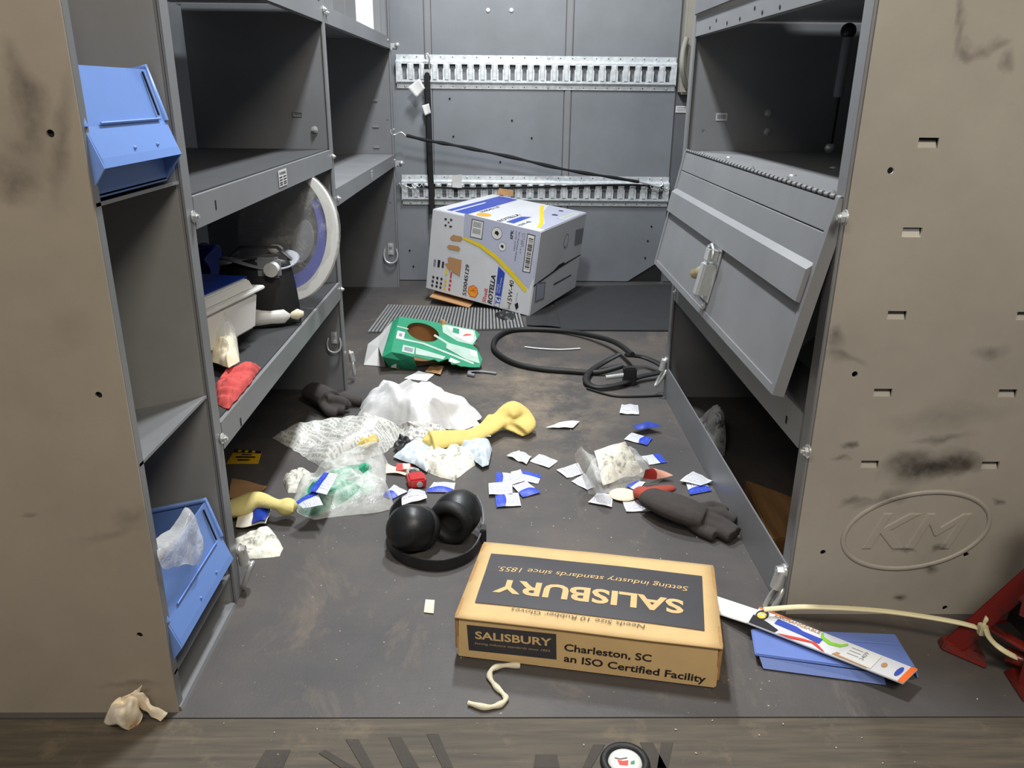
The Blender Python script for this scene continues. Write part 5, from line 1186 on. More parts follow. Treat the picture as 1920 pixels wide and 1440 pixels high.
tag(lump([V((p[0], p[1], .01)) for p in o], .016, seed=38, fold=.7, freq=20).build('wipe_cloth', 'wipe'), 'pale blue crumpled wipe at the right end of the heap', 'wipe')
tag(sheet([V(q) + V((0, 0, .022)) for q in [(-0.0885, 1.779, 0), (-0.0529, 1.8116, 0), (-0.0191, 1.7484, 0), (-0.0583, 1.7297, 0)]], 8, 6, .006, 40, 3).build('folded_leaflet', 'packback'), 'white printed leaflet on the pale blue wipe at the heap end', 'leaflet')
# clear bag of green cloth with two packets on it
r = thing('clear_bag', (-0.322, 1.5049, 0), 'clear bag holding a green and white cloth, front of the heap', 'plastic bag')
o = [(-0.418, 1.4467, 0), (-0.4062, 1.5044, 0), (-0.3692, 1.5221, 0.02), (-0.3318, 1.5686, 0.03), (-0.2813, 1.5796, 0.03), (-0.27, 1.5798, 0), (-0.2691, 1.5124, 0), (-0.3047, 1.47, 0), (-0.3407, 1.4295, 0), (-0.3703, 1.4077, 0), (-0.3968, 1.4162, 0)]
lump(o, .040, seed=41, fold=.5, freq=14).build('green_cloth', 'greencloth', r)
o = [(-0.4284, 1.4579, 0), (-0.4248, 1.5358, 0), (-0.3732, 1.545, 0.03), (-0.3254, 1.6016, 0.04), (-0.2673, 1.6457, 0.03), (-0.2531, 1.647, 0), (-0.2477, 1.5544, 0), (-0.2252, 1.4704, 0), (-0.2103, 1.4389, 0), (-0.2532, 1.4212, 0), (-0.3151, 1.408, 0), (-0.3654, 1.3951, 0), (-0.4011, 1.4119, 0)]
lump(o, .055, seed=44, fold=.45, freq=13, power=3).build('bag_film', 'milky', r)
tag(lump([(-0.4711, 1.5605, 0), (-0.4627, 1.5967, 0), (-0.4284, 1.583, 0.02), (-0.4168, 1.597, 0), (-0.4116, 1.5533, 0), (-0.423, 1.5043, 0), (-0.4455, 1.5042, 0)], .018, seed=52, fold=1.1, freq=24).build('crumpled_paper', 'specpaper'), 'crumpled grey-white printed paper at the left end of the green bag', 'paper')
# red padlock
p = V((-0.1728, 1.5227, 0)); ax = V((.25, -.97, 0)).normalized(); rx = V((.97, .25, 0)).normalized()
r = thing('padlock', p, 'red padlock lying in front of the crumpled paper', 'padlock')
def PB(x, y, z): return p + rx * x + ax * y + V((0, 0, z))
m = MB(); m.hexa([PB(-.019, -.044, .002), PB(.019, -.044, .002), PB(.019, .0, .002), PB(-.019, 0, .002), PB(-.019, -.044, .022), PB(.019, -.044, .022), PB(.019, 0, .024), PB(-.019, 0, .024)]); m.build('lock_body', 'redlock', r, bevel=.004)
MB().cyl(PB(.004, .0, .012), PB(.004, .0012, .012), .0065, n=16).build('keyway', 'zinc', r)
MB().tube(catmull([PB(-.011, -.044, .012), PB(-.013, -.066, .012), PB(-.004, -.078, .012), PB(.008, -.072, .012), PB(.011, -.06, .012)], 5), .0038, 8).build('shackle', 'zinc', r)
c = [V(q) for q in [(-0.2295, 1.5957, 0.004), (-0.1936, 1.5932, 0.008), (-0.1992, 1.624, 0.01), (-0.2319, 1.6348, 0.006)]]
r2 = thing('lockout_tag', c[0], 'pink and red lockout tag beside the red padlock', 'tag')
sheet(c, 6, 5, .003, 40, 4).build('tag_sheet', 'redrag', r2); c2 = [V(q) + V((0, 0, .004)) for q in [(-0.213, 1.5971, 0.006), (-0.1963, 1.5958, 0.008), (-0.201, 1.6186, 0.01), (-0.2171, 1.6225, 0.008)]]; sheet(c2, 4, 4, .001, 40, 4).build('tag_window', 'cream', r2)
tag(sheet([V(q) for q in [(-0.253, 1.593, 0), (-0.2046, 1.5829, 0), (-0.2003, 1.6092, 0), (-0.256, 1.6414, 0)]], 8, 6, .006, 30, 6).build('cream_card', 'cream'), 'cream card with a punched hole left of the red padlock', 'card')

# --- left corner by the rack
tag(sheet([V(q) for q in [(-0.6197, 1.6413, 0), (-0.5483, 1.6446, 0), (-0.5575, 1.7074, 0), (-0.6237, 1.7158, 0)]], 8, 5, .001, 20, 1, th=.001).build('caution_card', 'yellowcard'), 'yellow caution card with black print lying under the left shelves', 'card')
yc = bpy.data.objects['caution_card']; f4 = [V(q) + V((0, 0, .0028)) for q in [(-0.6197, 1.6413, 0), (-0.5483, 1.6446, 0), (-0.5575, 1.7074, 0), (-0.6237, 1.7158, 0)]]
art = Art(bilin(f4[0], f4[1], f4[2], f4[3]), ['inkblack', 'yellowcard'], .075, .05)
art.poly([(.0, .80), (1, .80), (1, 1), (0, 1)], 'inkblack')
for k in range(3): art.poly([(.22 + .25 * k + .07 * math.cos(2 * PI * i / 12), .9 + .09 * math.sin(2 * PI * i / 12)) for i in range(12)], 'yellowcard', .0003)
art.poly([(.2, .42), (.85, .42), (.85, .52), (.2, .52)], 'inkblack'); art.poly([(.3, .2), (.7, .2), (.7, .3), (.3, .3)], 'inkblack'); art.poly([(.35, .62), (.7, .62), (.7, .7), (.35, .7)], 'inkred' if False else 'inkblack')
art.build('printed_text', yc)
m = sheet([V(q) for q in [(-0.5603, 1.4777, 0), (-0.5037, 1.492, 0), (-0.4969, 1.528, 0), (-0.5823, 1.5648, 0)]], 8, 6, .004, 22, 5, th=.003, lift=.004)
tag(m.build('cardboard_piece', 'cardboard'), 'brown folded cardboard piece under the pale yellow glove', 'cardboard scrap')
gp = [(-0.5313, 1.3812, 0.03), (-0.5035, 1.3926, 0.032), (-0.4779, 1.4035, 0.038), (-0.4462, 1.3943, 0.036), (-0.4179, 1.3852, 0.034), (-0.4055, 1.3882, 0.03)]
g = MB(); g.tube(catmull(gp, 6), [.019 + .006 * math.sin(i * .22) for i in range(31)], 12, flat=.75, up=(0, 0, 1)); g.ball((-0.417, 1.3924, 0.03), .021, (1, 1, .8)); g.tube([(-0.5296, 1.3885, 0.02), (-0.5127, 1.4021, 0.022), (-0.4839, 1.4065, 0.028)], .016, 10)
tag(fuse(g, .003, 5).build('cotton_glove', 'yellowglove2'), 'pale yellow glove finger lying by the foot of the left shelving', 'glove')
tag(sheet([V(q) + V((0, 0, .006)) for q in [(-0.5061, 1.3495, 0), (-0.4467, 1.3458, 0), (-0.4532, 1.4159, 0), (-0.5186, 1.4418, 0)]], 12, 8, .008, 26, 9, bulge=.010, curl=(0, .004, .008, .01)).build('foil_pouch', print_mat('pouch_print', rgb(222, 216, 200), None, False)), 'blue and white foil pouch under the pale yellow glove', 'pouch')
po = bpy.data.objects['foil_pouch']
sheet([V(q) + V((0, 0, .012)) for q in [(-0.4738, 1.3477, 0), (-0.4467, 1.3458, 0), (-0.4532, 1.4159, 0), (-0.5043, 1.4374, 0)]], 8, 8, .008, 26, 9, bulge=.008, curl=(0, .004, .008, .01)).build('blue_label', 'navy', po)
o = [(-0.4778, 1.2489, 0), (-0.4986, 1.3222, 0), (-0.4774, 1.3457, 0), (-0.4404, 1.3447, 0.01), (-0.4247, 1.3321, 0), (-0.4092, 1.3035, 0), (-0.4004, 1.2887, 0), (-0.3998, 1.2597, 0), (-0.4307, 1.2526, 0)]
tag(lump(o, .010, seed=61, fold=1.2, freq=24, power=3).build('crumpled_paper', 'specpaper'), 'crumpled off-white paper beside the near left tie-down link', 'paper')
# dark glove under the end of the first bay
gp = [(-0.5093, 2.0292, 0.03), (-0.4802, 1.9962, 0.035), (-0.4468, 1.9573, 0.035)]
g = MB(); g.tube(catmull(gp, 6), .034, 12, flat=.8, up=(0, 0, 1))
for q in ([(-0.4593, 1.9622, 0.03), (-0.4273, 1.9384, 0.02), (-0.4072, 1.9398, 0.012)], [(-0.4496, 1.9522, 0.04), (-0.4146, 1.95, 0.035), (-0.4014, 1.9626, 0.015)], [(-0.4502, 1.9886, 0.035), (-0.4104, 1.9991, 0.022), (-0.3713, 2.0015, 0.012)], [(-0.4645, 1.9519, 0.025), (-0.441, 1.9222, 0.016), (-0.4217, 1.9212, 0.012)]): g.tube(catmull(q, 4), .0135, 10)
tag(fuse(g, .0035, 4).build('work_glove', 'darkglove'), 'dark grey work glove at the foot of the first shelving bay', 'glove')

# --- clear bag and rubbish on the right
r = thing('clear_bag', (0.2437, 1.5965, 0), 'clear bag with white folded paper, right of the aisle', 'plastic bag')
sheet([V(q) for q in [(0.2226, 1.5225, 0.004), (0.3186, 1.5771, 0.01), (0.2778, 1.5985, 0.075), (0.2095, 1.5908, 0.055)]], 14, 12, .010, 22, 3, bulge=.012).build('folded_paper', 'specpaper', r)
drape('f', [[(0.1565, 1.4892, 0.1), (0.1733, 1.5262, 0.1), (0.1978, 1.5533, 0.07), (0.2107, 1.5581, 0.05)], [(0.1703, 1.5214, 0.05), (0.1843, 1.5112, 0.07), (0.2011, 1.4811, 0.07), (0.2147, 1.4966, 0.055)], [(0.1826, 1.5184, 0.02), (0.197, 1.4917, 0.04), (0.2076, 1.4531, 0.05), (0.2223, 1.4485, 0.05)], [(0.1917, 1.5005, 0.004), (0.2073, 1.4897, 0.006), (0.2203, 1.487, 0.01), (0.2389, 1.4929, 0.012)]], 'milky', None, None, .006, 40, 7).build('bag_mouth', 'milky', r)
o = [(0.1898, 1.583, 0), (0.2124, 1.6619, 0), (0.2588, 1.6794, 0.03), (0.3089, 1.678, 0.02), (0.3402, 1.6572, 0), (0.3438, 1.6079, 0), (0.2962, 1.5505, 0), (0.2442, 1.5108, 0), (0.2072, 1.5057, 0)]
lump(o, .046, seed=74, fold=.4, freq=13, power=3).build('bag_film', 'clear', r)
tag(sheet([V(q) for q in [(0.3134, 1.5504, 0.004), (0.3832, 1.5673, 0.006), (0.36, 1.5839, 0.012), (0.3178, 1.5526, 0.03)]], 8, 6, .008, 30, 5, bulge=.004).build('torn_wrapper', print_mat('wrapper_print', rgb(216, 160, 140), rgb(150, 44, 36), False, .5)), 'torn red and cream wrapper beside the clear bag', 'wrapper')
a = MB(); ce = V((0.2621, 1.4938, 0.004)); a.lathe(ce, (0, .05, 1), [(0, .006), (.02, .006), (.026, .004), (.030, .001), (.030, 0)], 28); tag(a.build('paper_disc', 'cream'), 'round cream paper disc under the clear bag', 'paper disc')
gl = MB()
gp = [(0.3041, 1.4407, 0.03), (0.3336, 1.3982, 0.035), (0.3705, 1.3716, 0.032), (0.3991, 1.3573, 0.026)]
gl.tube(catmull(gp, 6), [.028 + .010 * math.sin(i * .16) for i in range(19)], 14, flat=.6, up=(0, 0, 1))
for q, w in (([(0.3893, 1.3581, 0.022), (0.4161, 1.3381, 0.016), (0.4417, 1.3097, 0.012)], .0135), ([(0.3949, 1.3614, 0.026), (0.4295, 1.3515, 0.02), (0.4551, 1.3219, 0.014)], .0135), ([(0.402, 1.3782, 0.026), (0.4412, 1.3771, 0.022), (0.4642, 1.3627, 0.016)], .013), ([(0.382, 1.3752, 0.03), (0.4265, 1.4041, 0.026), (0.452, 1.3891, 0.02)], .0125), ([(0.3693, 1.3615, 0.02), (0.3856, 1.3391, 0.013), (0.4107, 1.3151, 0.011)], .012)): gl.tube(catmull(q, 5), w, 10)
r = thing('work_glove', (0.3812, 1.407, 0), 'dark grey work glove with red cuff by the right cabinet kick plate', 'glove')
fuse(gl, .003, 4).build('glove_hand', 'darkglove', r)
cf = MB(); cf.tube(catmull([(0.2984, 1.498, 0.012), (0.304, 1.4574, 0.026), (0.3187, 1.4555, 0.032), (0.3674, 1.4952, 0.02)], 5), [.014, .018, .021, .022, .022, .022, .021, .020, .019, .018, .017, .016, .015, .014, .012, .010], 10, flat=.6, up=(0, 0, 1)); fuse(cf, .003, 3).build('red_cuff', 'redcuff', r)

# --- wipe packets, one by one
GRP = 'wipe packets scattered on the floor'
def packet(label, px4, style='packback', seed=1, lift=.0015, bulge=.003, amp=.0022, curl=(0, 0, 0, 0)):
    o = sheet([V(q) for q in px4], 10, 8, amp, 45, seed, bulge, curl, lift=lift).build('wipe_packet', style)
    return tag(o, label, 'wipe packet', GRP)
packet('blue and white packet at the upper left of the packet cluster', [(-0.0063, 1.546, 0), (0.0295, 1.5387, 0), (0.0303, 1.5976, 0), (-0.0067, 1.6, 0)], 'packfront', 1)
packet('blue topped packet at the upper right of the packet cluster', [(0.0473, 1.6137, 0), (0.0472, 1.5589, 0), (0.0853, 1.5491, 0), (0.0941, 1.5876, 0)], 'packfront', 2)
packet('white printed packet at the left of the packet cluster', [(-0.0206, 1.4878, 0), (0.0288, 1.4928, 0), (0.0284, 1.5487, 0), (-0.0224, 1.5384, 0)], 'packback', 3, .006)
packet('packet with a blue corner at the right of the packet cluster', [(0.089, 1.505, 0), (0.0588, 1.5565, 0), (0.0271, 1.5363, 0), (0.05, 1.4835, 0)], 'packfront', 4, .003)
packet('blue and white packet at the lower end of the packet cluster', [(-0.0046, 1.44, 0), (0.0457, 1.447, 0), (0.0414, 1.5024, 0), (-0.0083, 1.4902, 0)], 'packfront', 5, .003)
packet('small white packet in the middle of the packet cluster', [(0.0259, 1.5338, 0), (0.0564, 1.5539, 0), (0.0484, 1.6111, 0), (0.0267, 1.595, 0)], 'packback', 6, .005)
packet('curled white packet behind the packet cluster', [(0.0177, 1.6831, 0), (0.0625, 1.6411, 0), (0.076, 1.675, 0), (0.0471, 1.7157, 0)], 'packback', 7, .002, .006, .006)
packet('flat white packet right of the curled one behind the cluster', [(0.0705, 1.6607, 0), (0.1127, 1.6223, 0), (0.1359, 1.6613, 0), (0.0944, 1.6983, 0)], 'packback', 8)
packet('white packet at the left edge of the right hand clear bag', [(0.1291, 1.6143, 0), (0.1501, 1.575, 0), (0.1899, 1.5961, 0), (0.1817, 1.6504, 0)], 'packback', 9)
packet('white packet half under the left side of the clear bag', [(0.1583, 1.5597, 0), (0.1891, 1.5177, 0), (0.2082, 1.5349, 0), (0.1911, 1.5961, 0)], 'packback', 10)
packet('white packet in front of the right hand clear bag', [(0.1844, 1.4613, 0), (0.2317, 1.4412, 0), (0.2409, 1.494, 0), (0.2078, 1.501, 0)], 'packback', 11, .003)
packet('white packet left of the red cuffed glove', [(0.2587, 1.4237, 0), (0.3139, 1.4284, 0), (0.3139, 1.4851, 0), (0.2575, 1.4685, 0)], 'packback', 12)
packet('lone rounded white packet nearest the cable', [(0.318, 1.948, 0), (0.3699, 1.9449, 0), (0.3776, 2.0098, 0), (0.3349, 2.0172, 0)], 'packback', 13, .002, .006, .005)
packet('solid blue packet propped on another near the cabinet', [(0.3443, 1.8122, 0), (0.4081, 1.8327, 0), (0.3756, 1.8629, 0), (0.3332, 1.8353, 0)], 'packblue', 14, .016, .004, .003)
packet('blue and white packet under the solid blue one', [(0.3776, 1.7898, 0), (0.3316, 1.8253, 0), (0.3067, 1.7828, 0), (0.3573, 1.7487, 0)], 'packfront', 15)
packet('blue topped packet right of the clear bag', [(0.3798, 1.7037, 0), (0.3331, 1.6886, 0), (0.3439, 1.6433, 0), (0.3885, 1.6576, 0)], 'packfront', 16)
packet('white packet lying on a blue one by the kick plate', [(0.3949, 1.5536, 0), (0.4348, 1.529, 0), (0.4659, 1.5516, 0), (0.4349, 1.6005, 0)], 'packback', 17, .007)
packet('blue and white packet underneath the white one by the kick plate', [(0.4046, 1.4974, 0), (0.4089, 1.5588, 0), (0.4532, 1.5719, 0), (0.456, 1.5169, 0)], 'packfront', 18)
packet('blue packet tucked under the front edge of the clear bag', [(0.2753, 1.5354, 0), (0.2968, 1.5183, 0), (0.3204, 1.5557, 0), (0.3009, 1.5657, 0)], 'packfront', 19)
packet('narrow folded silvery packet alone in the aisle', [(0.1175, 1.85, 0), (0.1862, 1.8473, 0), (0.208, 1.8925, 0), (0.1674, 1.885, 0)], 'packplain', 20, .004, .008, .004)
packet('blue and white packet left of the padlock', [(-0.2214, 1.475, 0), (-0.194, 1.5081, 0), (-0.2262, 1.5396, 0), (-0.2477, 1.4888, 0)], 'packfront', 21, .002, .006)
packet('blue ended packet just below the padlock', [(-0.0965, 1.5039, 0), (-0.0943, 1.5479, 0), (-0.1421, 1.5526, 0), (-0.1542, 1.506, 0)], 'packfront', 22, .002, .005)
packet('crumpled white packet behind the left earmuff cup', [(-0.2067, 1.4456, 0), (-0.1485, 1.4663, 0), (-0.1563, 1.5036, 0), (-0.1877, 1.5129, 0)], 'packback', 23, .002, .012, .008)
packet('white packet corner behind the right earmuff cup', [(-0.0953, 1.4827, 0), (-0.0551, 1.4806, 0), (-0.064, 1.5113, 0), (-0.0897, 1.504, 0)], 'packback', 24)
packet('packet with a blue band lying high on the green bag', [V(q) for q in [(-0.3716, 1.3967, 0.062), (-0.3332, 1.3772, 0.062), (-0.3273, 1.46, 0.064), (-0.3574, 1.4695, 0.064)]], 'packfront', 25, .002)
packet('packet with a blue band at the near corner of the green bag', [V(q) for q in [(-0.3919, 1.369, 0.05), (-0.3752, 1.3529, 0.045), (-0.337, 1.3566, 0.05), (-0.364, 1.4168, 0.055)]], 'packfront', 26, .002)

# ================================================================== EARMUFFS
p0 = V((-0.125, 1.3236, 0))
em = thing('ear_muffs', p0, 'black ear defenders with folded headband beside the kraft carton', 'ear muffs')
def cup(c, ax, k):
    ax = V(ax).normalized(); c = V(c)
    def L(prof): return [(r * k, h * k) for r, h in prof]
    m = MB(); m.lathe(c, ax, L([(.039, -.012), (.042, -.006), (.043, .004), (.042, .018), (.037, .032), (.026, .041), (.012, .0445), (0, .045)]), 30, sc=.92)
    o = m.build('ear_cup', 'blackplastic', em)
    MB().lathe(c, ax, L([(.022, -.012), (.022, -.022), (.026, -.029), (.033, -.031), (.040, -.026), (.042, -.016), (.039, -.010)]), 30, sc=.92).build('ear_cushion', 'blackrubber', o)
    MB().lathe(c, ax, L([(0, -.010), (.026, -.011)]), 24, sc=.86).build('foam_pad', 'mat', o)
    return o
cup((-0.1564, 1.288, 0.044), (-.55, -.62, .45), 1.06); cup((-0.0827, 1.3245, 0.048), (.38, .92, .08), 1.12)
bd = [(-0.1541, 1.4118, 0.05), (-0.1917, 1.3878, 0.045), (-0.2085, 1.353, 0.035), (-0.2069, 1.3058, 0.022), (-0.1914, 1.2592, 0.012), (-0.1519, 1.2242, 0.012), (-0.099, 1.2141, 0.012), (-0.0529, 1.2454, 0.012), (-0.0319, 1.3003, 0.02), (-0.0312, 1.3592, 0.032), (-0.0448, 1.4051, 0.042), (-0.0715, 1.4123, 0.05)]
cp = catmull(bd[1:-1], 6); m = MB()
m.tube(cp, .0105, 8, flat=.22, up=(0, 0, 1)) if False else None
vs = []; n = len(cp)
for i, p in enumerate(cp):
    d = (cp[min(i + 1, n - 1)] - cp[max(i - 1, 0)]); nn = V((-d.y, d.x, 0)).normalized() * .0014
    vs += [p + nn + V((0, 0, -.0115)), p + nn + V((0, 0, .0115)), p - nn + V((0, 0, .0115)), p - nn + V((0, 0, -.0115))]
m.add(vs, [(i * 4 + a, i * 4 + (a + 1) % 4, i * 4 + 4 + (a + 1) % 4, i * 4 + 4 + a) for i in range(n - 1) for a in range(4)]); m.build('head_band', 'blackplastic', em, bevel=.0008)
for q in [(-0.2046, 1.3283, 0.026), (-0.0291, 1.3065, 0.022)]: MB().box(V(q) + V((-.006, -.012, -.014)), V(q) + V((.006, .012, .014))).build('band_slider', 'blackplastic', em, bevel=.002)

# ================================================================== SMALL THINGS IN THE FOREGROUND
cp = catmull([(0.0325, 0.9611, 0.004), (0.0088, 0.9599, 0.005), (-0.0076, 0.9518, 0.006), (-0.0121, 0.9371, 0.005), (-0.0043, 0.9194, 0.004), (0.0079, 0.9012, 0.004), (0.0108, 0.8907, 0.004), (0.0012, 0.8804, 0.004), (-0.0172, 0.8753, 0.005), (-0.041, 0.8846, 0.004)], 6)
m = MB().tube(cp, [.0040 + .0008 * math.sin(i * .8) for i in range(len(cp))], 10)
tag(m.build('rope_piece', 'rope'), 'curled piece of white rope in front of the kraft carton', 'rope')
tag(sheet([V(q) for q in [(-0.1213, 1.0922, 0), (-0.1054, 1.0894, 0), (-0.1065, 1.1256, 0), (-0.1219, 1.1285, 0)]], 5, 5, .002, 30, 3).build('paper_scrap', 'cream'), 'small tan paper scrap left of the kraft carton', 'paper scrap', 'paper scraps')
r = thing('crumpled_napkin', (-0.49, 0.8628, 0), 'crumpled stained white napkin at the foot of the left end panel', 'napkin')
nm = drape('f', [[(-0.5265, 0.8528, 0.003), (-0.5, 0.8358, 0.01), (-0.4858, 0.8382, 0.005), (-0.4785, 0.8518, 0.003)], [(-0.5179, 0.8517, 0.022), (-0.4908, 0.8306, 0.036), (-0.4824, 0.8395, 0.026), (-0.4784, 0.8608, 0.01)], [(-0.515, 0.8598, 0.028), (-0.5013, 0.8585, 0.03), (-0.4841, 0.8476, 0.038), (-0.4842, 0.8654, 0.022)], [(-0.5058, 0.8639, 0.035), (-0.49, 0.8551, 0.048), (-0.4832, 0.8622, 0.048), (-0.4691, 0.8571, 0.062)]], 'f', None, None, .012, 55, 4)
nm.build('main_sheet', 'stainpaper', r, solid=.0012)
nm = drape('f', [[(-0.4873, 0.8575, 0.045), (-0.4779, 0.8609, 0.042), (-0.4708, 0.8642, 0.032), (-0.4592, 0.8572, 0.024), (-0.4443, 0.8566, 0.012)], [(-0.491, 0.8597, 0.036), (-0.4811, 0.8597, 0.036), (-0.4732, 0.8609, 0.026), (-0.4638, 0.8559, 0.018), (-0.447, 0.8531, 0.008)], [(-0.4931, 0.861, 0.026), (-0.4885, 0.8654, 0.022), (-0.4819, 0.8665, 0.012), (-0.4697, 0.8592, 0.006), (-0.4525, 0.8508, 0.003)]], 'f', None, None, .009, 70, 8)
nm.build('twisted_end', 'stainpaper', r, solid=.0012)
# blue lid, white stick, blister card
r = thing('bin_cover', (0.5063, 0.9932, 0), 'flat blue plastic bin cover under the blade package', 'bin cover')
tp = [V(q) for q in [(0.3947, 1.0301, 0.018), (0.6153, 1.0171, 0.018), (0.6097, 0.9414, 0.018), (0.5577, 0.9323, 0.018), (0.3832, 0.9697, 0.018)]]
bt = [V((q.x, q.y, 0.0015)) + V((.004 if i in (0, 4) else -.002, .006 if i > 2 else -.004, 0)) for i, q in enumerate(tp)]
MB().add(tp + [V((q.x, q.y, .0135)) for q in tp], [(0, 4, 3, 2, 1), (5, 6, 7, 8, 9)] + [(i, (i + 1) % 5, 5 + (i + 1) % 5, 5 + i) for i in range(5)]).build('lid_panel', 'bluelid', r, bevel=.0015)
rm = [tp[4].lerp(tp[0], .02), tp[4], tp[3], tp[2]]
MB().add([tp[4] + V((.006, -.001, -.004)), tp[3] + V((.0, -.001, -.004)), tp[3] + V((.003, -.010, -.0165)), tp[4] + V((.010, -.012, -.0165))], [(0, 1, 2, 3)]).build('front_rim', 'bluelid', r, solid=.002)
MB().add([tp[2] + V((0, 0, -.004)), tp[1] + V((0, 0, -.004)), tp[1] + V((.004, 0, -.0165)), tp[2] + V((.004, -.004, -.0165))], [(0, 1, 2, 3)]).build('side_rim', 'bluelid', r, solid=.002)
ln = MB().tube([tp[0].lerp(tp[4], .5) + V((.14, .0, .0005)), tp[1].lerp(tp[2], .35) + V((-.004, 0, .0005))], .0012, 6).build('moulded_line', 'bluelid', r)
m = MB(); q = [V(x) for x in [(0.3456, 1.0899, 0.004), (0.3935, 1.0354, 0.02), (0.4208, 1.0695, 0.02), (0.359, 1.137, 0.004)]]; m.hexa(q + [x + V((0, 0, .003)) for x in q])
tag(m.build('white_stick', 'whiteplastic', bevel=.0008), 'flat white strip poking out from under the kraft carton', 'strip')
r = thing('blade_package', (0.5, 0.9744, 0.02), 'long white and orange blade package with printed card on the blue lid', 'package')
q = [V(x) for x in [(0.3884, 1.0334, 0.0235), (0.5695, 0.8972, 0.0235), (0.604, 0.9257, 0.0235), (0.4207, 1.0731, 0.0235)]]
Q = bilin(q[0], q[1], q[2], q[3])
MB().hexa(q + [x + V((0, 0, .003)) for x in q]).build('card', 'cartonwhite', r, bevel=.0006)
art = Art(lambda u, v, h=0: Q(u, v, .0032 + h), ['inkorange', 'inkblue', 'inklime', 'inkblack', 'inkred', 'inkyellow', 'white', 'cardboard', 'inkgrey'], .31, .036)
M['inkorange2'] = plain('bright_orange_print', rgb(228, 104, 40), .45, 0, 0); art.mats.append('inkorange2')
art.poly([(.965, 0), (1, 0), (1, 1), (.965, 1)], 'inkorange2'); art.poly([(.0, .92), (.22, .94), (.22, 1), (.0, 1)], 'inkorange2')
art.poly([(.01, .02), (.19, .02), (.20, .2), (.1, .4), (.0, .5)], 'inkblack'); art.poly([(.05 + .04 * math.cos(2 * PI * k / 18), .62 + .30 * math.sin(2 * PI * k / 18)) for k in range(18)], 'inkblack', .0003); art.poly([(.05 + .03 * math.cos(2 * PI * k / 18), .60 + .18 * math.sin(2 * PI * k / 18)) for k in range(18)], 'inkyellow', .0005); art.text('EAB', (.028, .56), (.072, .56), 'white', .006, .02, 0, .0008)
art.poly([(.15, .45), (.33, .40), (.46, .30), (.46, .60), (.33, .62), (.28, .72), (.15, .75)], 'inkblue', .0002); art.poly([(.20, .02), (.30, .02), (.42, .2), (.50, .02), (.52, .02), (.44, .3), (.36, .25)], 'inkred', .0004)
art.text('EXCHANGEABLE', (.12, .80), (.42, .80), 'cardboard', .006, .01)
art.band([(.43, .92), (.45, .68), (.51, .55), (.57, .62), (.60, .84)], [.0022, .003, .0032, .003, .0022], 'inklime', .0002)
art.poly([(.60, .12), (.80, .06), (.80, .9), (.63, .9)], 'white', .0004)
art.poly([(.56, .05), (.78, .02), (.78, .16), (.58, .25)], 'cardboard', .0002)
for k in range(3): art.poly([(.63, .72 - k * .18), (.70, .72 - k * .18), (.70, .76 - k * .18), (.63, .76 - k * .18)], 'inkgrey', .0006)
art.text('3409', (.735, .30), (.735, .80), 'inkgrey', .008, .01, 0, .0007)
art.poly([(.845 + .016 * math.cos(2 * PI * k / 16), .52 + .14 * math.sin(2 * PI * k / 16)) for k in range(16)], 'cardboard', .0003)
art.poly([(.935 + .016 * math.cos(2 * PI * k / 16), .48 + .30 * math.sin(2 * PI * k / 16)) for k in range(16)], 'inkblue', .0003)
art.build('printed_card', r)

# jack stand and the long cable tie round it
JC = V((.825, .975, 0)); js = thing('jack_stand', JC, 'worn red steel jack stand at the right edge of the floor', 'jack stand')
top = JC + V((0, 0, .20))
feet = [V((.690, 1.010, 0)), V((.752, .885, 0)), V((.955, .93, 0)), V((.90, 1.05, 0))]
for f in feet:
    d = (top - f); u = V((f.x - JC.x, f.y - JC.y, 0)).normalized(); w = V((-u.y, u.x, 0))
    t0 = JC + u * .035 + V((0, 0, .195)); m = MB()
    for s in (-1, 1):                                          # folded angle-iron leg
        m.hexa([f + V((0, 0, .012)), f + w * s * .024 - u * .02 + V((0, 0, .012)), f + w * s * .022 - u * .024 + V((0, 0, .012)), f - u * .006 + V((0, 0, .012)), t0, t0 + w * s * .024 - u * .02, t0 + w * s * .022 - u * .023, t0 - u * .005])
    lg = m.build('leg', 'redpaint', js, bevel=.0012)
    m = MB(); m.hexa([f + u * .006 + w * .012 + V((0, 0, .001)), f + u * .006 - w * .012 + V((0, 0, .001)), f - u * .05 - w * .045 + V((0, 0, .001)), f - u * .05 + w * .045 + V((0, 0, .001)), f + w * .008 + V((0, 0, .014)), f - w * .008 + V((0, 0, .014)), f - u * .048 - w * .036 + V((0, 0, .016)), f - u * .048 + w * .036 + V((0, 0, .016))])
    m.build('foot', 'redpaint', lg, bevel=.002)
for (a, b) in ((0, 1), (0, 3), (1, 2)):
    fa, fb = feet[a], feet[b]; ua = fa.lerp(JC, .3) + V((0, 0, .055)); ub = fb.lerp(JC, .3) + V((0, 0, .055))
    MB().tube([ua, ub], .011, 8, flat=.3, up=(0, 0, 1)).build('brace', 'redpaint', js)
m = MB(); m.hexa([JC + V((x * .032, y * .03, .18)) for x, y in ((-1, -1), (1, -1), (1, 1), (-1, 1))] + [JC + V((x * .028, y * .026, .265)) for x, y in ((-1, -1), (1, -1), (1, 1), (-1, 1))]); m.build('collar', 'redpaint', js, bevel=.004)
MB().box(JC + V((-.014, -.011, .03)), JC + V((.014, .011, .30))).build('ratchet_bar', 'redpaint', js, bevel=.002)
MB().tube(catmull([JC + V((-.03, -.03, .22)), JC + V((-.06, -.045, .20)), JC + V((-.085, -.055, .15)), JC + V((-.09, -.06, .125))], 5), .013, 10, flat=.6, up=(0, -1, 0)).build('release_lever', 'redpaint', js)
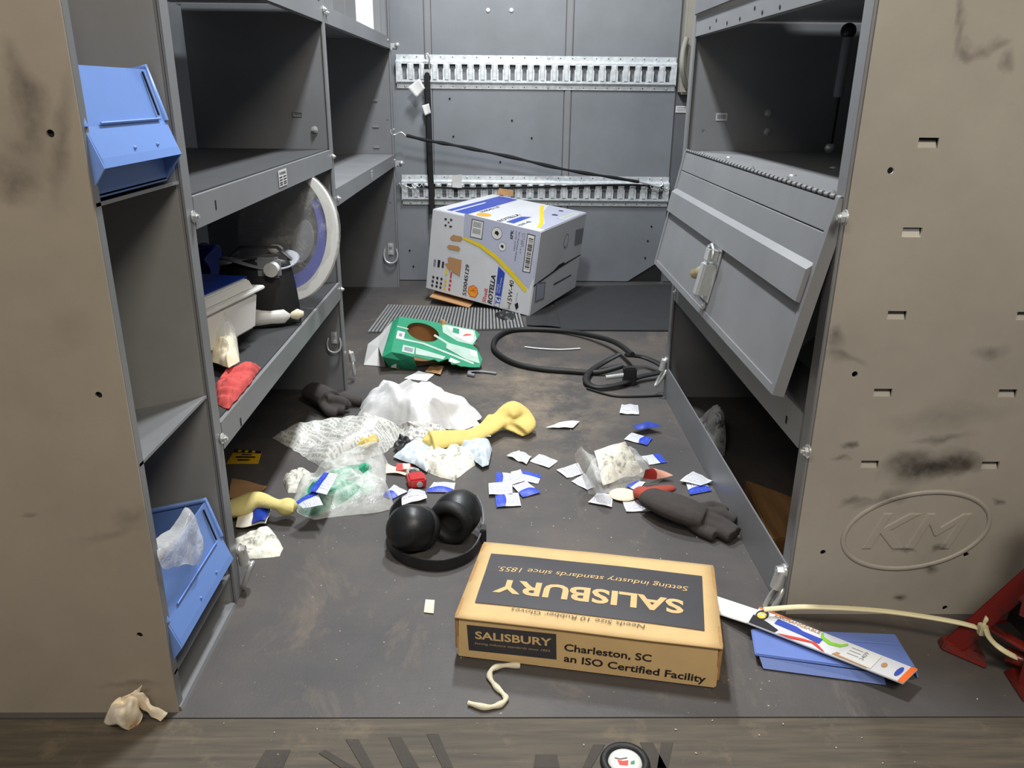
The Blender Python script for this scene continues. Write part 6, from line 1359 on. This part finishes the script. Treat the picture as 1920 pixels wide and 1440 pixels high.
MB().hexa([JC + V(v) for v in ((-.095, -.05, .14), (-.085, -.05, .155), (-.005, -.05, .06), (-.018, -.05, .05), (-.095, -.038, .14), (-.085, -.038, .155), (-.005, -.038, .06), (-.018, -.038, .05))]).build('pawl_bar', 'redpaint', js, bevel=.002)
MB().box(JC + V((-.06, -.03, .06)), JC + V((-.015, .02, .12))).build('ratchet_housing', 'blackplastic', js, bevel=.004)
MB().tube([JC + V((-.075, -.02, .03)), JC + V((-.03, -.06, .028)), JC + V((.02, -.075, .03))], .012, 10).build('lower_tube', 'redpaint', js)
MB().cyl(JC + V((-.04, -.045, .225)), JC + V((.03, -.045, .225)), .011, n=12).build('pivot_pin', 'redpaint', js)
r = thing('cable_tie', (0.5847, 1.03, 0.0459), 'long natural nylon cable tie looped round the red jack stand', 'cable tie')
cp = catmull([(0.4186, 1.05, 0.0382), (0.4732, 1.045, 0.0469), (0.5357, 1.035, 0.0521), (0.6007, 1.03, 0.0499), (0.6598, 1.015, 0.0501), (0.7011, 1, 0.0506), (0.7232, 0.985, 0.0523)], 6)
MB().tube(cp, .0045, 8, flat=.35, up=(0, -.5, 1)).build('tail', 'nylon', r)
hq = V((0.7247, 0.982, 0.0527)); MB().box(hq + V((-.006, -.006, -.009)), hq + V((.006, .006, .009))).build('head', 'nylon', r, bevel=.0015)
lp = catmull([(0.7278, 0.982, 0.0603), (0.7308, 0.985, 0.0695), (0.7447, 1, 0.068), (0.7855, 1.03, 0.0461), (0.8232, 1.04, 0.0187), (0.819, 1, 0.0193), (0.7822, 0.95, 0.0242), (0.7535, 0.94, 0.0362), (0.7303, 0.945, 0.0482), (0.7255, 0.965, 0.0514)], 6, True)
MB().tube(lp, .0046, 8, flat=.35, up=(0, -.6, .8), closed=True).build('loop', 'nylon', r)

# --- inside the right lower compartment
o = [(0.4862, 1.8619, 0.045), (0.5295, 1.9063, 0.045), (0.5843, 1.9145, 0.045), (0.5646, 1.8001, 0.045), (0.5317, 1.6969, 0.045), (0.4959, 1.6547, 0.045), (0.4869, 1.7402, 0.045)]
o = [V((p[0], p[1], .001)) for p in o]
tag(lump([V((max(p[0], .473), p[1], p[2])) for p in o], .085, seed=91, fold=.4, freq=12).build('rag', 'dirtyrag'), 'grey and white dirty rag inside the right lower compartment', 'rag')
tag(lump([(0.5301, 1.7933, 0.002), (0.5573, 1.8263, 0.002), (0.562, 1.7936, 0.002), (0.5378, 1.7616, 0.002)], .02, seed=93, fold=.6, freq=25).build('paper_wad', 'specpaper'), 'small paper wad in front of the dirty rag in the compartment', 'paper')
q = [V(x) for x in [(0.5143, 1.3265, 0.002), (0.567, 1.3267, 0.002), (0.6281, 1.4832, 0.002), (0.612, 1.5691, 0.002)]]; q = [V((p[0], p[1], .001)) for p in [(0.4963, 1.256, 0.04), (0.5537, 1.2692, 0.04), (0.6047, 1.4126, 0.04), (0.5199, 1.4988, 0.04)]]
m = MB().hexa(q + [x + V((0, 0, .038)) for x in q]); tag(m.build('wood_block', 'wood', bevel=.003), 'rough brown wooden block on the floor behind the right kick plate', 'wood block')

# --- plug set in the sill and floor dust
r = thing('floor_plug', (0.1627, 0.7848, 0), 'round white floor plug in a black ring at the front edge', 'plug')
pc = V((0.1624, 0.7831, 0)); MB().lathe(pc, (0, 0, 1), [(.022, .001), (.023, .005), (.030, .005), (.032, .001), (.032, -.004)], 30).build('ring', 'blackrubber', r)
MB().lathe(pc, (0, 0, 1), [(0, .0035), (.016, .0035), (.021, .002), (.022, -.002)], 28).build('cap', 'white', r)
art = Art(lambda u, v, h=0: pc + V((u, v, .0037 + h)), ['inkred', 'inkgreen', 'inkblack'], 1, 1)
art.poly([(-.010, .001), (-.003, -.001), (.004, .0), (.002, -.008), (-.008, -.007)], 'inkred'); art.poly([(.007, -.002), (.012, .0), (.011, -.006), (.006, -.006)], 'inkgreen'); art.band([(-.013, .004), (-.006, .002), (.003, .004)], .0006, 'inkblack', .0002); art.build('print', r)
m = MB(); rn = random.Random(11)
for k in range(170):
    x = rn.uniform(-.42, .9 if k % 3 == 0 else .46); y = rn.uniform(.76, 1.08) if x > .46 else rn.uniform(.78, 1.95); s = rn.uniform(.0006, .0019); a0 = rn.uniform(0, PI)
    c, sn = math.cos(a0) * s, math.sin(a0) * s
    m.add([(x - c, y - sn, .0006), (x + sn * .6, y - c * .6, .0006), (x + c, y + sn, .0006), (x - sn * .6, y + c * .6, .0006), (x, y, .0006 + s * .8)], [(0, 1, 4), (1, 2, 4), (2, 3, 4), (3, 0, 4)])
tag(m.build('floor_crumbs', 'cream'), 'tiny pale crumbs and chips scattered over the floor', 'debris', kind='stuff')
